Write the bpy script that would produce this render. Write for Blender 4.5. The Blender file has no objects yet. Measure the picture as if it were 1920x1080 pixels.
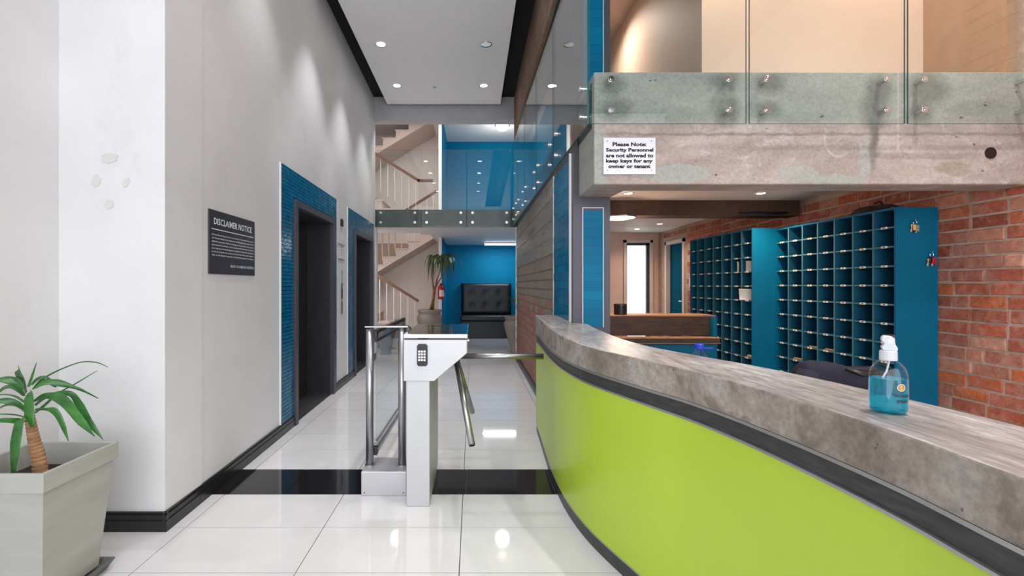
import bpy, bmesh, math, random
from mathutils import Matrix, Vector, noise
R = random.Random(7)
PI = math.pi
sc = bpy.context.scene
C = sc.collection
# ------------------------------------------------------------------ camera, world, exposure, daylight
K = 900.0                       # focal length in pixels of a 1920 wide frame
cam = bpy.data.cameras.new('camera'); camo = bpy.data.objects.new('camera', cam); C.objects.link(camo)
camo.location = (0, 0, 1.3); camo.rotation_euler = (PI / 2, 0, 0)
cam.sensor_width = 36; cam.lens = 36 * K / 1920; cam.shift_x = 73 / 1920; cam.shift_y = -5 / 1920
cam.clip_start = 0.02
sc.camera = camo
w = bpy.data.worlds.new('world'); sc.world = w; w.use_nodes = True
w.node_tree.nodes['Background'].inputs[0].default_value = (0.93, 0.96, 1.0, 1)
w.node_tree.nodes['Background'].inputs[1].default_value = 1.0
sc.view_settings.view_transform = 'Standard'; sc.view_settings.look = 'None'
sc.view_settings.gamma = 1; sc.view_settings.use_curve_mapping = False
sc.view_settings.exposure = 0.31

def lamp(name, kind, loc, power, color=(1, 1, 1), rot=(0, 0, 0), **kw):
    l = bpy.data.lights.new(name, kind); l.energy = power; l.color = color
    for k, v in kw.items(): setattr(l, k, v)
    o = bpy.data.objects.new(name, l); C.objects.link(o); o.location = loc; o.rotation_euler = rot
    return o
# daylight through the entrance glazing behind the camera
lamp('entrance_daylight', 'AREA', (0.6, -2.6, 1.95), 172, (0.93, 0.96, 1.0), (PI / 2, 0, 0), shape='RECTANGLE', size=5.4, size_y=3.5)
WARM = (1.0, 0.66, 0.44)

# ------------------------------------------------------------------ materials
def srgb(r, g, b):
    f = lambda c: (c / 255 / 12.92) if c / 255 <= .04045 else ((c / 255 + .055) / 1.055) ** 2.4
    return (f(r), f(g), f(b), 1)

class N:
    def __init__(s, name):
        s.m = bpy.data.materials.new(name); s.m.use_nodes = True
        s.t = s.m.node_tree; s.n = s.t.nodes; s.b = s.n['Principled BSDF']; s.out = s.n['Material Output']
        s.pos = None
    def new(s, t): return s.n.new(t)
    def link(s, a, b): s.t.links.new(a, b)
    def coord(s, scale):
        if s.pos is None: s.pos = s.new('ShaderNodeNewGeometry').outputs['Position']
        mp = s.new('ShaderNodeMapping'); s.link(s.pos, mp.inputs[0]); mp.inputs['Scale'].default_value = scale
        return mp.outputs[0]
    def noise(s, scale, detail=4, rough=.55, stretch=(1, 1, 1), dist=0):
        n = s.new('ShaderNodeTexNoise'); s.link(s.coord(stretch), n.inputs['Vector'])
        n.inputs['Scale'].default_value = scale; n.inputs['Detail'].default_value = detail
        n.inputs['Roughness'].default_value = rough; n.inputs['Distortion'].default_value = dist
        return n.outputs['Fac']
    def ramp(s, fac, stops):
        r = s.new('ShaderNodeValToRGB'); s.link(fac, r.inputs[0]); e = r.color_ramp.elements
        while len(e) < len(stops): e.new(.5)
        for i, (p, c) in enumerate(stops): e[i].position = p; e[i].color = c if hasattr(c, '__len__') else (c, c, c, 1)
        return r.outputs[0]
    def mix(s, fac, a, b, mode='MIX'):
        m = s.new('ShaderNodeMix'); m.data_type = 'RGBA'; m.blend_type = mode
        for i, v in ((0, fac), (6, a), (7, b)):
            if hasattr(v, 'is_linked'): s.link(v, m.inputs[i])
            elif hasattr(v, '__len__'): m.inputs[i].default_value = v
            else: m.inputs[i].default_value = v
        return m.outputs[2]
    def bump(s, h, strength=.3, dist=.01):
        b = s.new('ShaderNodeBump'); s.link(h, b.inputs['Height']); b.inputs['Strength'].default_value = strength
        b.inputs['Distance'].default_value = dist; s.link(b.outputs[0], s.b.inputs['Normal'])
    def col(s, v):
        if hasattr(v, 'is_linked'): s.link(v, s.b.inputs['Base Color'])
        else: s.b.inputs['Base Color'].default_value = v
    def set(s, **kw):
        for k, v in kw.items():
            i = s.b.inputs[{'rough': 'Roughness', 'metal': 'Metallic', 'spec': 'Specular IOR Level', 'coat': 'Coat Weight', 'trans': 'Transmission Weight', 'ior': 'IOR', 'coatr': 'Coat Roughness', 'aniso': 'Anisotropic'}[k]]
            if hasattr(v, 'is_linked'): s.link(v, i)
            else: i.default_value = v
        return s

def plain(name, c, rough=.5, metal=0, var=.06, vscale=6, bump=0, bscale=80, stretch=(1, 1, 1), **kw):
    n = N(name); a = srgb(*c)
    lo = tuple(x * (1 - var) for x in a[:3]) + (1,); hi = tuple(min(1, x * (1 + var)) for x in a[:3]) + (1,)
    n.col(n.ramp(n.noise(vscale, stretch=stretch), [(.3, lo), (.7, hi)])); n.set(rough=rough, metal=metal, **kw)
    if bump: n.bump(n.noise(bscale, stretch=stretch), bump, .004)
    return n.m

def emit(name, c, s):
    n = N(name); n.b.inputs['Emission Color'].default_value = c; n.b.inputs['Emission Strength'].default_value = s
    n.col(c); return n.m

def glassy(name, tint, refl=1.0, base=.04, rough=0.0):
    n = N(name); n.n.remove(n.b)
    tr = n.new('ShaderNodeBsdfTransparent'); tr.inputs[0].default_value = tint
    gl = n.new('ShaderNodeBsdfGlossy'); gl.inputs['Roughness'].default_value = rough; gl.inputs[0].default_value = (refl, refl, refl, 1)
    lw = n.new('ShaderNodeLayerWeight'); lw.inputs['Blend'].default_value = .5
    p = n.new('ShaderNodeMath'); p.operation = 'POWER'; n.link(lw.outputs['Facing'], p.inputs[0]); p.inputs[1].default_value = 4.5
    q = n.new('ShaderNodeMath'); q.operation = 'MULTIPLY_ADD'; n.link(p.outputs[0], q.inputs[0]); q.inputs[1].default_value = .9; q.inputs[2].default_value = base
    mx = n.new('ShaderNodeMixShader'); n.link(q.outputs[0], mx.inputs[0]); n.link(tr.outputs[0], mx.inputs[1]); n.link(gl.outputs[0], mx.inputs[2])
    n.link(mx.outputs[0], n.out.inputs['Surface']); return n.m

def concrete(name, cols, blot=1.4, bump=.5, rough=.6, stretch=(1, 1, 1), dirt=None, spec=.4, pits=True):
    n = N(name)
    c = n.ramp(n.noise(blot, 8, .62, stretch, .3), [(.28, srgb(*cols[0])), (.5, srgb(*cols[1])), (.72, srgb(*cols[2]))])
    c = n.mix(n.ramp(n.noise(blot * 9, 6, .7, stretch), [(.35, 0.0), (.75, .55)]), c, srgb(*cols[-1]))
    fine = n.noise(60, 4, .7)
    c = n.mix(.35, c, n.ramp(fine, [(.3, .25), (.6, .95)]), 'SOFT_LIGHT')
    if dirt: c = n.mix(n.ramp(n.noise(blot * 2.3, 9, .6, stretch, 1.2), [(.52, 0.0), (.62, .75)]), c, srgb(*dirt))
    if pits: c = n.mix(n.ramp(n.noise(34, 2, .5), [(.72, 0.0), (.76, .7)]), c, srgb(55, 50, 48))
    n.col(c); n.set(rough=rough, spec=spec); n.bump(n.noise(22, 8, .7), bump, .006); return n.m

M = {}
n = N('wall_paint'); a = n.ramp(n.noise(.9, 5, .6), [(.3, srgb(214, 213, 215)), (.7, srgb(226, 226, 228))])
n.col(n.mix(n.ramp(n.noise(2.2, 7, .65, (1, 1, .55)), [(.58, 0.0), (.8, .35)]), a, srgb(176, 174, 174))); n.set(rough=.45, spec=.35); n.bump(n.noise(9, 5), .12, .006); M['wall'] = n.m
M['white'] = plain('white_paint', (236, 235, 234), .5, var=.02)
M['panelwhite'] = plain('ceiling_board_paint', (240, 240, 242), .6, var=.015)
M['black_ceiling'] = plain('black_ceiling_paint', (14, 14, 16), .9)
M['greypaint'] = plain('grey_beam_paint', (172, 172, 176), .6, var=.04)
M['pinkwhite'] = plain('warm_white_paint', (226, 214, 208), .6, var=.03)
M['peach'] = plain('peach_wall_paint', (234, 204, 184), .6, var=.04, vscale=1.5, bump=.1, bscale=20)
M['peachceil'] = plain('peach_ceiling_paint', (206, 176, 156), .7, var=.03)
M['tan'] = plain('tan_wall_shade', (178, 152, 136), .7, var=.03)  # shade on the wall behind the upper flight, put into the colour
M['officewall'] = plain('office_wall_paint', (226, 198, 188), .6, var=.03)
M['brownplaster'] = plain('brown_plaster', (176, 138, 110), .7, var=.06, vscale=8, bump=.4, bscale=30)
M['filler'] = plain('wall_filler', (206, 208, 204), .7, var=.03)
n = N('porcelain_tile'); oi = n.new('ShaderNodeObjectInfo').outputs['Random']
n.col(n.mix(.5, n.ramp(oi, [(0, srgb(205, 204, 206)), (1, srgb(216, 215, 216))]), n.ramp(n.noise(2.5, 6, .6), [(.3, srgb(200, 199, 200)), (.7, srgb(220, 219, 220))])))
n.set(rough=.045, spec=.45); M['tile'] = n.m
n = N('black_granite'); n.col(n.ramp(n.noise(160, 3, .6), [(.45, srgb(20, 20, 23)), (.7, srgb(48, 48, 52))])); n.set(rough=.07, spec=.55); M['granite'] = n.m
M['grout'] = plain('tile_grout', (104, 103, 104), .9)
M['skirt'] = plain('black_skirting', (30, 30, 32), .3, var=.1)
M['silver'] = plain('aluminium_trim', (176, 176, 178), .3, .8, var=.05)
M['steel'] = plain('brushed_steel', (176, 176, 180), .34, 1, var=.06, vscale=40, stretch=(1, 1, .08))
M['steelbox'] = plain('satin_steel_sheet', (196, 196, 200), .5, .7, var=.03, vscale=5)
M['polished'] = plain('polished_steel_lid', (205, 206, 208), .1, 1, var=.02)
M['chrome'] = plain('chrome', (215, 215, 215), .12, 1, var=.02)
M['darkmetal'] = plain('dark_rail_metal', (70, 70, 73), .3, .9)
M['frame'] = plain('charcoal_paint', (72, 70, 82), .42, var=.04)
M['liftdoor'] = plain('dark_bronze_sheet', (62, 56, 52), .35, .6)
M['liftin'] = plain('dark_lift_reveal', (44, 42, 50), .45)
M['teal'] = plain('teal_laminate', (0, 100, 134), .5, var=.08, vscale=3, spec=.2)
M['tealdark'] = plain('teal_board', (6, 84, 112), .6, var=.1, vscale=5)
M['tealwall'] = plain('teal_wall_paint', (0, 126, 168), .6, var=.04, vscale=2, spec=.15)
M['edge'] = plain('teal_board_edge', (70, 120, 132), .6, var=.1, vscale=20)
n = N('teal_glazed_tile'); oi = n.new('ShaderNodeObjectInfo').outputs['Random']
n.col(n.ramp(oi, [(0, srgb(0, 100, 138)), (1, srgb(0, 116, 154))])); n.set(rough=.16, spec=.06); n.bump(n.noise(5, 2), .25, .01); M['tealtile'] = n.m
n = N('teal_mosaic_tile'); n.col(n.ramp(n.noise(12, 2), [(.3, srgb(0, 88, 128)), (.7, srgb(14, 112, 152))])); n.set(rough=.18, spec=.25); n.bump(n.noise(9, 3), .5, .01); M['mosaic'] = n.m
M['mosgrout'] = plain('teal_grout', (6, 40, 62), .8, spec=.1)
M['lime'] = plain('lime_green_laminate', (176, 202, 56), .32, var=.03, vscale=1.2)
M['darkwood'] = plain('black_woodgrain_laminate', (58, 57, 58), .4, var=.35, vscale=14, stretch=(1, 1, 6))
M['conc_counter'] = concrete('counter_concrete', [(104, 95, 86), (154, 145, 137), (186, 178, 171), (100, 90, 81)], 2.6, .5, .5, dirt=(112, 101, 88))
n = N('counter_top_concrete')
c = n.ramp(n.noise(2.2, 9, .7, (2.6, .6, 1), .6), [(.3, srgb(112, 105, 102)), (.5, srgb(168, 162, 159)), (.68, srgb(208, 203, 201))])
c = n.mix(n.ramp(n.noise(14, 7, .75, (3.5, .6, 1), .5), [(.42, 0.0), (.64, .75)]), c, srgb(108, 102, 100))
n.col(c); n.set(rough=.3, spec=.5); n.bump(n.noise(30, 6), .15, .004); M['conc_top'] = n.m
M['conc_beam'] = concrete('beam_concrete', [(150, 146, 140), (178, 168, 162), (196, 186, 180), (148, 134, 124)], 1.5, .4, .75, (1, 1, 1.6), dirt=(146, 148, 140))
M['conc_patch'] = concrete('stained_concrete', [(118, 120, 116), (136, 136, 132), (150, 148, 144), (110, 110, 106)], 6, .3, .8, pits=False)
M['conc_patch2'] = concrete('pale_mortar', [(150, 140, 132), (164, 154, 146), (172, 162, 154), (140, 128, 120)], 6, .3, .8, pits=False)
M['conc_green'] = concrete('smoothed_concrete', [(152, 156, 150), (162, 165, 160), (170, 172, 166), (148, 150, 144)], 3, .2, .7, pits=False)
M['conc_dark'] = concrete('dark_concrete', [(52, 60, 58), (64, 72, 69), (76, 84, 80), (46, 50, 48)], 2, .4, .6)
M['conc_wall'] = concrete('board_marked_concrete', [(110, 106, 98), (134, 129, 120), (150, 145, 136), (96, 90, 84)], 1.6, .5, .5, (1, .3, 2.5), dirt=(100, 95, 88))
M['conc_brown'] = concrete('brown_concrete', [(98, 76, 60), (128, 102, 84), (150, 124, 104), (84, 62, 48)], 2, .5, .75)
M['wood'] = plain('dark_brown_timber', (68, 46, 30), .5, var=.45, vscale=6, stretch=(1, 1, 5), bump=.2)
M['woodtop'] = plain('brown_timber_top', (150, 110, 80), .45, var=.25, vscale=8)
M['mortar'] = plain('brick_mortar', (190, 164, 150), .95, var=.15, vscale=20, bump=.6)
def brickmat(name, stops, wash, washp):
    n = N(name); oi = n.new('ShaderNodeObjectInfo').outputs['Random']
    c = n.ramp(oi, [(i / (len(stops) - 1), srgb(*s)) for i, s in enumerate(stops)])
    c = n.mix(.6, c, n.ramp(n.noise(28, 6, .7), [(.3, .2), (.7, .8)]), 'OVERLAY')
    c = n.mix(n.ramp(n.noise(9, 8, .7), [(washp, 0.0), (washp + .2, .6)]), c, srgb(*wash))
    n.col(c); n.set(rough=.8, spec=.3); n.bump(n.noise(45, 7, .7), .6, .008); return n.m
M['brick'] = brickmat('red_brick', [(150, 78, 58), (182, 98, 74), (166, 92, 74), (196, 106, 60), (196, 140, 120), (152, 80, 62), (180, 116, 98), (172, 94, 72)], (190, 158, 142), .48)
M['brick_low'] = brickmat('brown_red_brick', [(132, 94, 82), (150, 106, 92), (140, 100, 90)], (128, 112, 102), .5)
M['brick_grey'] = brickmat('cement_washed_brick', [(124, 118, 108), (136, 128, 118), (130, 120, 110)], (134, 126, 116), .5)
M['mortar_grey'] = plain('grey_mortar', (136, 122, 112), .9, var=.15, vscale=20)
M['glass'] = glassy('balustrade_glass', (.93, .968, .962, 1), base=.035)
M['clearglass'] = glassy('clear_glass', (.9, .94, .94, 1), base=.04)
M['glassedge'] = plain('green_glass_edge', (40, 96, 96), .2)
M['black'] = plain('black_satin', (24, 24, 27), .4)
M['leather'] = plain('black_leatherette', (26, 26, 34), .42, var=.1, bump=.15)
M['navy'] = plain('navy_cloth', (26, 27, 44), .9, var=.2, vscale=18, bump=.3)
M['paper'] = plain('paper', (226, 222, 216), .7, var=.03)
M['manila'] = plain('manila_card', (222, 178, 120), .7, var=.08)
M['tag'] = plain('number_tag', (238, 226, 212), .6, var=.05)
M['ink'] = plain('black_ink', (18, 18, 20), .6)
M['signwhite'] = plain('white_sign_plastic', (216, 216, 226), .35, var=.01)
M['signblack'] = plain('dark_sign_board', (52, 52, 60), .3, var=.04)
M['letter'] = plain('white_lettering', (232, 232, 236), .5)
M['potgrey'] = plain('grey_planter', (168, 168, 162), .6, var=.08, vscale=5, stretch=(.6, .6, 3), bump=.15)
M['saucer'] = plain('dark_grey_saucer', (88, 88, 88), .4)
M['soil'] = plain('dark_potting_soil', (48, 38, 34), .95, var=.5, vscale=40, bump=1)
M['urn'] = plain('grey_brown_urn', (146, 136, 126), .6, var=.1, vscale=4)
n = N('dracaena_leaf'); n.col(n.ramp(n.noise(16, 4, .6), [(.3, srgb(28, 78, 34)), (.7, srgb(66, 124, 54))])); n.set(rough=.35, spec=.5); M['leaf'] = n.m
n = N('dull_leaf'); n.col(n.ramp(n.noise(8, 4, .6), [(.3, srgb(40, 58, 28)), (.7, srgb(112, 128, 60))])); n.set(rough=.5); M['leafdull'] = n.m
M['bark'] = plain('ringed_bark', (172, 130, 96), .8, var=.4, vscale=30, stretch=(.3, .3, 3), bump=.8)
M['bark2'] = plain('brown_bark', (136, 96, 62), .8, var=.3, vscale=20)
M['rail'] = plain('brown_handrail', (112, 74, 56), .4, var=.15, vscale=20)
M['stair'] = plain('beige_stair_paint', (204, 186, 176), .6, var=.04)
M['baluster'] = plain('cream_baluster', (226, 214, 206), .5)
M['red'] = plain('red_enamel', (200, 20, 34), .3)
M['blueplastic'] = plain('blue_plastic', (24, 60, 190), .35)
n = N('sanitiser_liquid'); n.col(srgb(0, 186, 216)); n.set(rough=.03, trans=.85, ior=1.2, spec=.5); M['liquid'] = n.m
M['bottle'] = glassy('clear_bottle_plastic', (.95, .965, .97, 1), base=.035, rough=.03)
n = N('frosted_pump'); n.col(srgb(226, 228, 232)); n.set(rough=.3, trans=.35, ior=1.3); M['pump'] = n.m
M['orange'] = plain('orange_print', (226, 150, 60), .5)
M['printblue'] = plain('navy_print', (16, 40, 70), .5)
M['lens'] = emit('lit_downlight_lens', (1, .97, .92, 1), 14)
M['warmlens'] = emit('warm_downlight_lens', (1, .74, .48, 1), 12)
M['tube'] = emit('lit_fluorescent_tube', (.92, .97, 1, 1), 6)
M['dome'] = emit('lit_opal_dome', (1, .86, .68, 1), 1.3)
M['daypane'] = emit('bright_daylight_pane', (.95, .98, 1, 1), 2.2)

# ------------------------------------------------------------------ object helpers
W = {}
I4 = Matrix.Identity(4)
def T(x, y, z): return Matrix.Translation((x, y, z))
def link(o, parent=None, Mw=None):
    Mw = Mw if Mw is not None else I4
    C.objects.link(o); W[o.name] = Mw.copy(); o.matrix_basis = Mw
    if parent is not None:
        o.parent = parent; o.matrix_parent_inverse = W[parent.name].inverted()
    return o
def props(o, label=None, cat=None, group=None, kind=None):
    for k, v in (('label', label), ('category', cat), ('group', group), ('kind', kind)):
        if v: o[k] = v
    return o
def obj(name, me, mat, parent=None, Mw=None, label=None, cat=None, group=None, kind=None, smooth=False, bevel=0, seg=2):
    if isinstance(me, MB): me = me.mesh(name)
    o = bpy.data.objects.new(name, me)
    if mat is not None and not me.materials: me.materials.append(M[mat] if isinstance(mat, str) else mat)
    link(o, parent, Mw)
    if smooth:
        for p in me.polygons: p.use_smooth = True
    if bevel:
        b = o.modifiers.new('bevel', 'BEVEL'); b.width = bevel; b.segments = seg; b.limit_method = 'ANGLE'; b.angle_limit = .6
        b.harden_normals = False
    return props(o, label, cat, group, kind)
def empty(name, loc, label, cat, group=None, kind=None, Mw=None):
    o = bpy.data.objects.new(name, None); o.empty_display_size = .1
    link(o, None, Mw if Mw is not None else T(*loc)); return props(o, label, cat, group, kind)
def copy_tree(o, Mw, parent=None, label=None):
    c = o.copy(); C.objects.link(c); W[c.name] = Mw
    if parent is None: c.matrix_basis = Mw
    else: c.parent = parent
    if label: c['label'] = label
    for ch in list(o.children): copy_tree(ch, I4, c)
    return c

class MB:
    def __init__(s): s.v = []; s.f = []
    def add(s, vs, fs):
        o = len(s.v); s.v += [tuple(v) for v in vs]; s.f += [tuple(i + o for i in f) for f in fs]; return s
    def box(s, x0, x1, y0, y1, z0, z1):
        return s.add([(x0, y0, z0), (x1, y0, z0), (x1, y1, z0), (x0, y1, z0), (x0, y0, z1), (x1, y0, z1), (x1, y1, z1), (x0, y1, z1)],
                     [(0, 3, 2, 1), (4, 5, 6, 7), (0, 1, 5, 4), (1, 2, 6, 5), (2, 3, 7, 6), (3, 0, 4, 7)])
    def prism(s, poly, z0, z1):
        """poly: ccw list of (x, y)"""
        n = len(poly); return s.extr([(x, y, z0) for x, y in poly], [(x, y, z1) for x, y in poly])
    def extr(s, a, b):
        n = len(a); return s.add(list(a) + list(b), [tuple(range(n))[::-1], tuple(range(n, 2 * n))] + [(i, (i + 1) % n, (i + 1) % n + n, i + n) for i in range(n)])
    def tube(s, pts, r, seg=10, caps=True):
        pts = [Vector(p) for p in pts]; rr = r if hasattr(r, '__len__') else [r] * len(pts); rings = []
        up = None
        for i, p in enumerate(pts):
            d = (pts[min(i + 1, len(pts) - 1)] - pts[max(i - 1, 0)]).normalized()
            if up is None: up = Vector((0, 0, 1)) if abs(d.z) < .9 else Vector((1, 0, 0))
            a = d.cross(up).normalized(); up = a.cross(d).normalized()
            rings.append([p + (a * math.cos(2 * PI * k / seg) + up * math.sin(2 * PI * k / seg)) * rr[i] for k in range(seg)])
        vs = [v for g in rings for v in g]; fs = []
        for i in range(len(pts) - 1):
            for k in range(seg): fs.append((i * seg + k, i * seg + (k + 1) % seg, (i + 1) * seg + (k + 1) % seg, (i + 1) * seg + k))
        if caps: fs += [tuple(range(seg))[::-1], tuple(range((len(pts) - 1) * seg, len(pts) * seg))]
        return s.add(vs, fs)
    def lathe(s, prof, seg=28, c=(0, 0), sx=1, sy=1):
        vs = []; fs = []
        for r, z in prof: vs += [(c[0] + r * sx * math.cos(2 * PI * k / seg), c[1] + r * sy * math.sin(2 * PI * k / seg), z) for k in range(seg)]
        for i in range(len(prof) - 1):
            for k in range(seg): fs.append((i * seg + k, i * seg + (k + 1) % seg, (i + 1) * seg + (k + 1) % seg, (i + 1) * seg + k))
        if prof[0][0] > 0: fs.append(tuple(range(seg))[::-1])
        if prof[-1][0] > 0: fs.append(tuple(range((len(prof) - 1) * seg, len(prof) * seg)))
        return s.add(vs, fs)
    def disc(s, c, axis, r, h, seg=16):
        a = Vector(c); return s.tube([a, a + Vector(axis).normalized() * h], r, seg)
    def mesh(s, name):
        me = bpy.data.meshes.new(name); me.from_pydata(s.v, [], s.f); me.update(); return me
def B(*a): return MB().box(*a)
def bx(name, mat, x0, x1, y0, y1, z0, z1, parent=None, **kw): return obj(name, B(x0, x1, y0, y1, z0, z1), mat, parent, **kw)
def struct(name, me, mat, parent=None, **kw): return obj(name, me, mat, parent, kind='structure' if parent is None else None, **kw)

def lettering(body, width, height, mat, parent, Mw, name='lettering', bold=0.0, align='LEFT', ext=.0008):
    cu = bpy.data.curves.new('txt', 'FONT'); cu.body = body; cu.size = 1; cu.offset = bold; cu.extrude = 0; cu.align_x = align
    cu.resolution_u = 2
    to = bpy.data.objects.new('txt', cu); C.objects.link(to)
    dg = bpy.context.evaluated_depsgraph_get(); me = bpy.data.meshes.new_from_object(to.evaluated_get(dg))
    bpy.data.objects.remove(to); bpy.data.curves.remove(cu)
    xs = [v.co.x for v in me.vertices]; ys = [v.co.y for v in me.vertices]
    x0, x1, y0, y1 = min(xs), max(xs), min(ys), max(ys)
    sx = width / (x1 - x0); sy = (height / (y1 - y0)) if height else sx
    for v in me.vertices: v.co = ((v.co.x - x0) * sx, (v.co.y - y0) * sy, ext)
    return obj(name, me, mat, parent, Mw=Mw)
FACE_PX = Matrix(((0, 0, 1, 0), (1, 0, 0, 0), (0, 1, 0, 0), (0, 0, 0, 1)))       # text on a face that looks towards +X
FACE_NY = Matrix(((1, 0, 0, 0), (0, 0, -1, 0), (0, 1, 0, 0), (0, 0, 0, 1)))      # text on a face that looks towards -Y

# ------------------------------------------------------------------ the shell
HC, HP = 4.58, 4.42          # hall ceiling and dropped ceiling panel
FL = struct('floor', B(-3.7, 3.75, -3.0, 12.6, -.12, -.008), 'grout')
tx0, tp, ty0, yp = -.063, .74, 2.985, .407
g = .0022
tm = MB().box(g, tp - g, g, yp - g, -.01, 0).mesh('tile'); tm.materials.append(M['tile'])
for r in range(-6, 23):
    y = ty0 + r * yp
    if r == 0: continue
    for c in range(-5, 3):
        x = tx0 + c * tp
        if y > 8.2: continue
        if x + tp < -2.2 or (x + tp < -1.72 and y > 2.6): continue
        if x > .95: continue
        link_o = bpy.data.objects.new('tile', tm); link(link_o, FL, T(x, y, 0))
sm = MB().box(g, 1.124 / 2 - g, g, yp - g, -.01, 0).mesh('tile'); sm.materials.append(M['granite'])
for i in range(-4, 5):
    x = -.045 + i * .562
    if -2.2 < x + .562 and x < .95:
        o = bpy.data.objects.new('tile', sm); link(o, FL, T(x, ty0, 0)); o['label'] = 'black granite floor tile'
far = MB()                    # beyond about 8 m a tile is too small to pick apart
for r in range(13, 24):
    for c in range(-6, 3):
        x = tx0 + c * tp; y = ty0 + r * yp
        far.box(x + g, x + tp - g, y + g, y + yp - g, -.01, 0)
obj('far_tiles', far, 'tile', FL, kind='stuff')
office = MB()
for r in range(0, 22):
    for c in range(0, 5): office.box(1.16 + c * .56 + g, 1.72 + c * .56 - g, -.5 + r * .45 + g, -.05 + r * .45 - g, -.01, 0)
obj('office_tiles', office, 'tile', FL, kind='stuff')

# left wall: runs away from the camera, turned by one degree
ANG = .016
ML = T(-1.637, 2.55, 0) @ Matrix.Rotation(ANG, 4, 'Z')
def u(Y): return (Y - 2.55)
L1, L2 = (4.5, 5.74, 2.04), (6.9, 8.15, 2.04)
wb = MB(); th = -.34
segs = [(2.559, L1[0], 0, HC), (L1[0], L1[1], L1[2], HC), (L1[1], L2[0], 0, HC), (L2[0], L2[1], L2[2], HC), (L2[1], 8.5, 0, HC)]
for a, b, z0, z1 in segs: wb.box(th, 0, u(a), u(b), z0, z1)
WL = struct('wall_left', wb, 'wall', Mw=ML)
# white return wall beside the planter and the side wall towards the entrance
RW = struct('wall_left_return', B(-2.42, -1.637, 2.55, 2.9, 0, HC), 'wall')
struct('wall_left_entrance', B(-2.45, -2.2, -3.0, 2.55, 0, HC), 'wall')
for (px, py, w_, h_, s) in ((205, 297, .05, .028, 1), (180, 340, .024, .034, 2), (237, 342, .02, .026, 3), (205, 384, .026, .03, 4)):
    cx, cz = (px - 887) * 2.55 / K, 1.3 + (535 - py) * 2.55 / K; q = random.Random(s); pts = []
    for k in range(16):
        a_ = 2 * PI * k / 16; rr = 1 + q.uniform(-.2, .2); pts.append((cx + math.cos(a_) * w_ * rr * .9 + math.sin(a_) * .008, cz + math.sin(a_) * h_ * rr))
    obj('filler_patch', MB().extr([(x, 2.5501, z) for x, z in pts], [(x, 2.546, z) for x, z in pts]), 'filler', RW)
# skirtings in a stepped profile
def skirt_profile(mb, a, b, nx, ny):
    for d, z0, z1 in ((.022, 0, .058), (.017, .058, .068), (.02, .068, .088), (.012, .088, .1)):
        mb.prism([(a[0], a[1]), (b[0], b[1]), (b[0] + nx * d, b[1] + ny * d), (a[0] + nx * d, a[1] + ny * d)][::1 if (b[0] - a[0]) * ny - (b[1] - a[1]) * nx > 0 else -1], z0, z1)
sk = MB()
for a, b in ((2.528, 4.44), (5.80, 6.84), (8.21, 8.5)): skirt_profile(sk, (0, u(a)), (0, u(b)), 1, 0)
struct('baseboard_left', sk, 'skirt', Mw=ML)
sk = MB(); skirt_profile(sk, (-2.2, 2.55), (-1.637 + .02, 2.55), 0, -1); struct('baseboard_left_return', sk, 'skirt')
sk = MB(); skirt_profile(sk, (-2.2, -1), (-2.2, 2.53), 1, 0); struct('baseboard_left_entrance', sk, 'skirt')

# lifts in the left wall
def lift(idx, a, b, zt, oa, ob, label):
    D = struct('door_%d' % idx, B(-.345, -.335, u(oa), u(ob), .002, zt), 'liftin', Mw=ML)
    fr = MB(); fw = .06
    fr.box(-.02, .03, u(oa) - fw, u(oa) + .01, 0, zt + fw).box(-.02, .03, u(ob) - .01, u(ob) + fw, 0, zt + fw).box(-.02, .03, u(oa), u(ob), zt - .005, zt + fw)
    obj('door_frame', fr, 'frame', D, Mw=ML)
    rv = MB(); rv.box(-.34, -.02, u(oa) - .005, u(oa) + .012, 0, zt).box(-.34, -.02, u(ob) - .012, u(ob) + .005, 0, zt).box(-.34, -.02, u(oa), u(ob), zt - .012, zt + .004)
    obj('reveal', rv, 'liftin', D, Mw=ML)
    mid = (u(oa) + u(ob)) / 2
    obj('door_leaf', B(-.325, -.29, u(oa) + .02, mid - .004, .01, zt - .02), 'liftdoor', D, Mw=ML)
    obj('door_leaf', B(-.325, -.29, mid + .004, u(ob) - .02, .01, zt - .02), 'liftdoor', D, Mw=ML)
    obj('sill', B(-.34, 0, u(oa), u(ob), 0, .006), 'steel', D, Mw=ML)
    mo = MB(); tu, tz = .1, .033
    gr = MB().box(0, .006, u(a), u(oa) - fw, .1, zt + .32).box(0, .006, u(ob) + fw, u(b), .1, zt + .32).box(0, .006, u(oa) - fw, u(ob) + fw, zt + fw, zt + .32)
    obj('tile_bed', gr, 'mosgrout', D, Mw=ML)
    zi = 0; z = .1
    while z < zt + .315:
        off = (zi % 2) * tu / 2; x = u(a) - off
        while x < u(b):
            x0, x1 = max(x, u(a)) + .0015, min(x + tu, u(b)) - .0015; z1 = min(z + tz, zt + .32) - .002
            if x1 - x0 > .01 and z1 > z:
                sp = [(x0, x1)]
                if z < zt + fw:
                    sp = []
                    if x0 < u(oa) - fw - .01: sp.append((x0, min(x1, u(oa) - fw)))
                    if x1 > u(ob) + fw + .01: sp.append((max(x0, u(ob) + fw), x1))
                for p, q in sp: mo.box(.004, .0095 + R.uniform(0, .0012), p, q, z + .0025, z1)
            x += tu
        z += tz; zi += 1
    obj('mosaic_tiles', mo, 'mosaic', D, Mw=ML, kind='stuff')
    ed = MB().box(0, .013, u(a) - .012, u(a), .1, zt + .32).box(0, .013, u(b), u(b) + .01, .1, zt + .32)
    obj('edge_trim', ed, 'white', D, Mw=ML)
lift(1, 4.13, 5.92, L1[2], L1[0], L1[1], '')
lift(2, 6.48, 8.33, L2[2], L2[0], L2[1], '')

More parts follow.
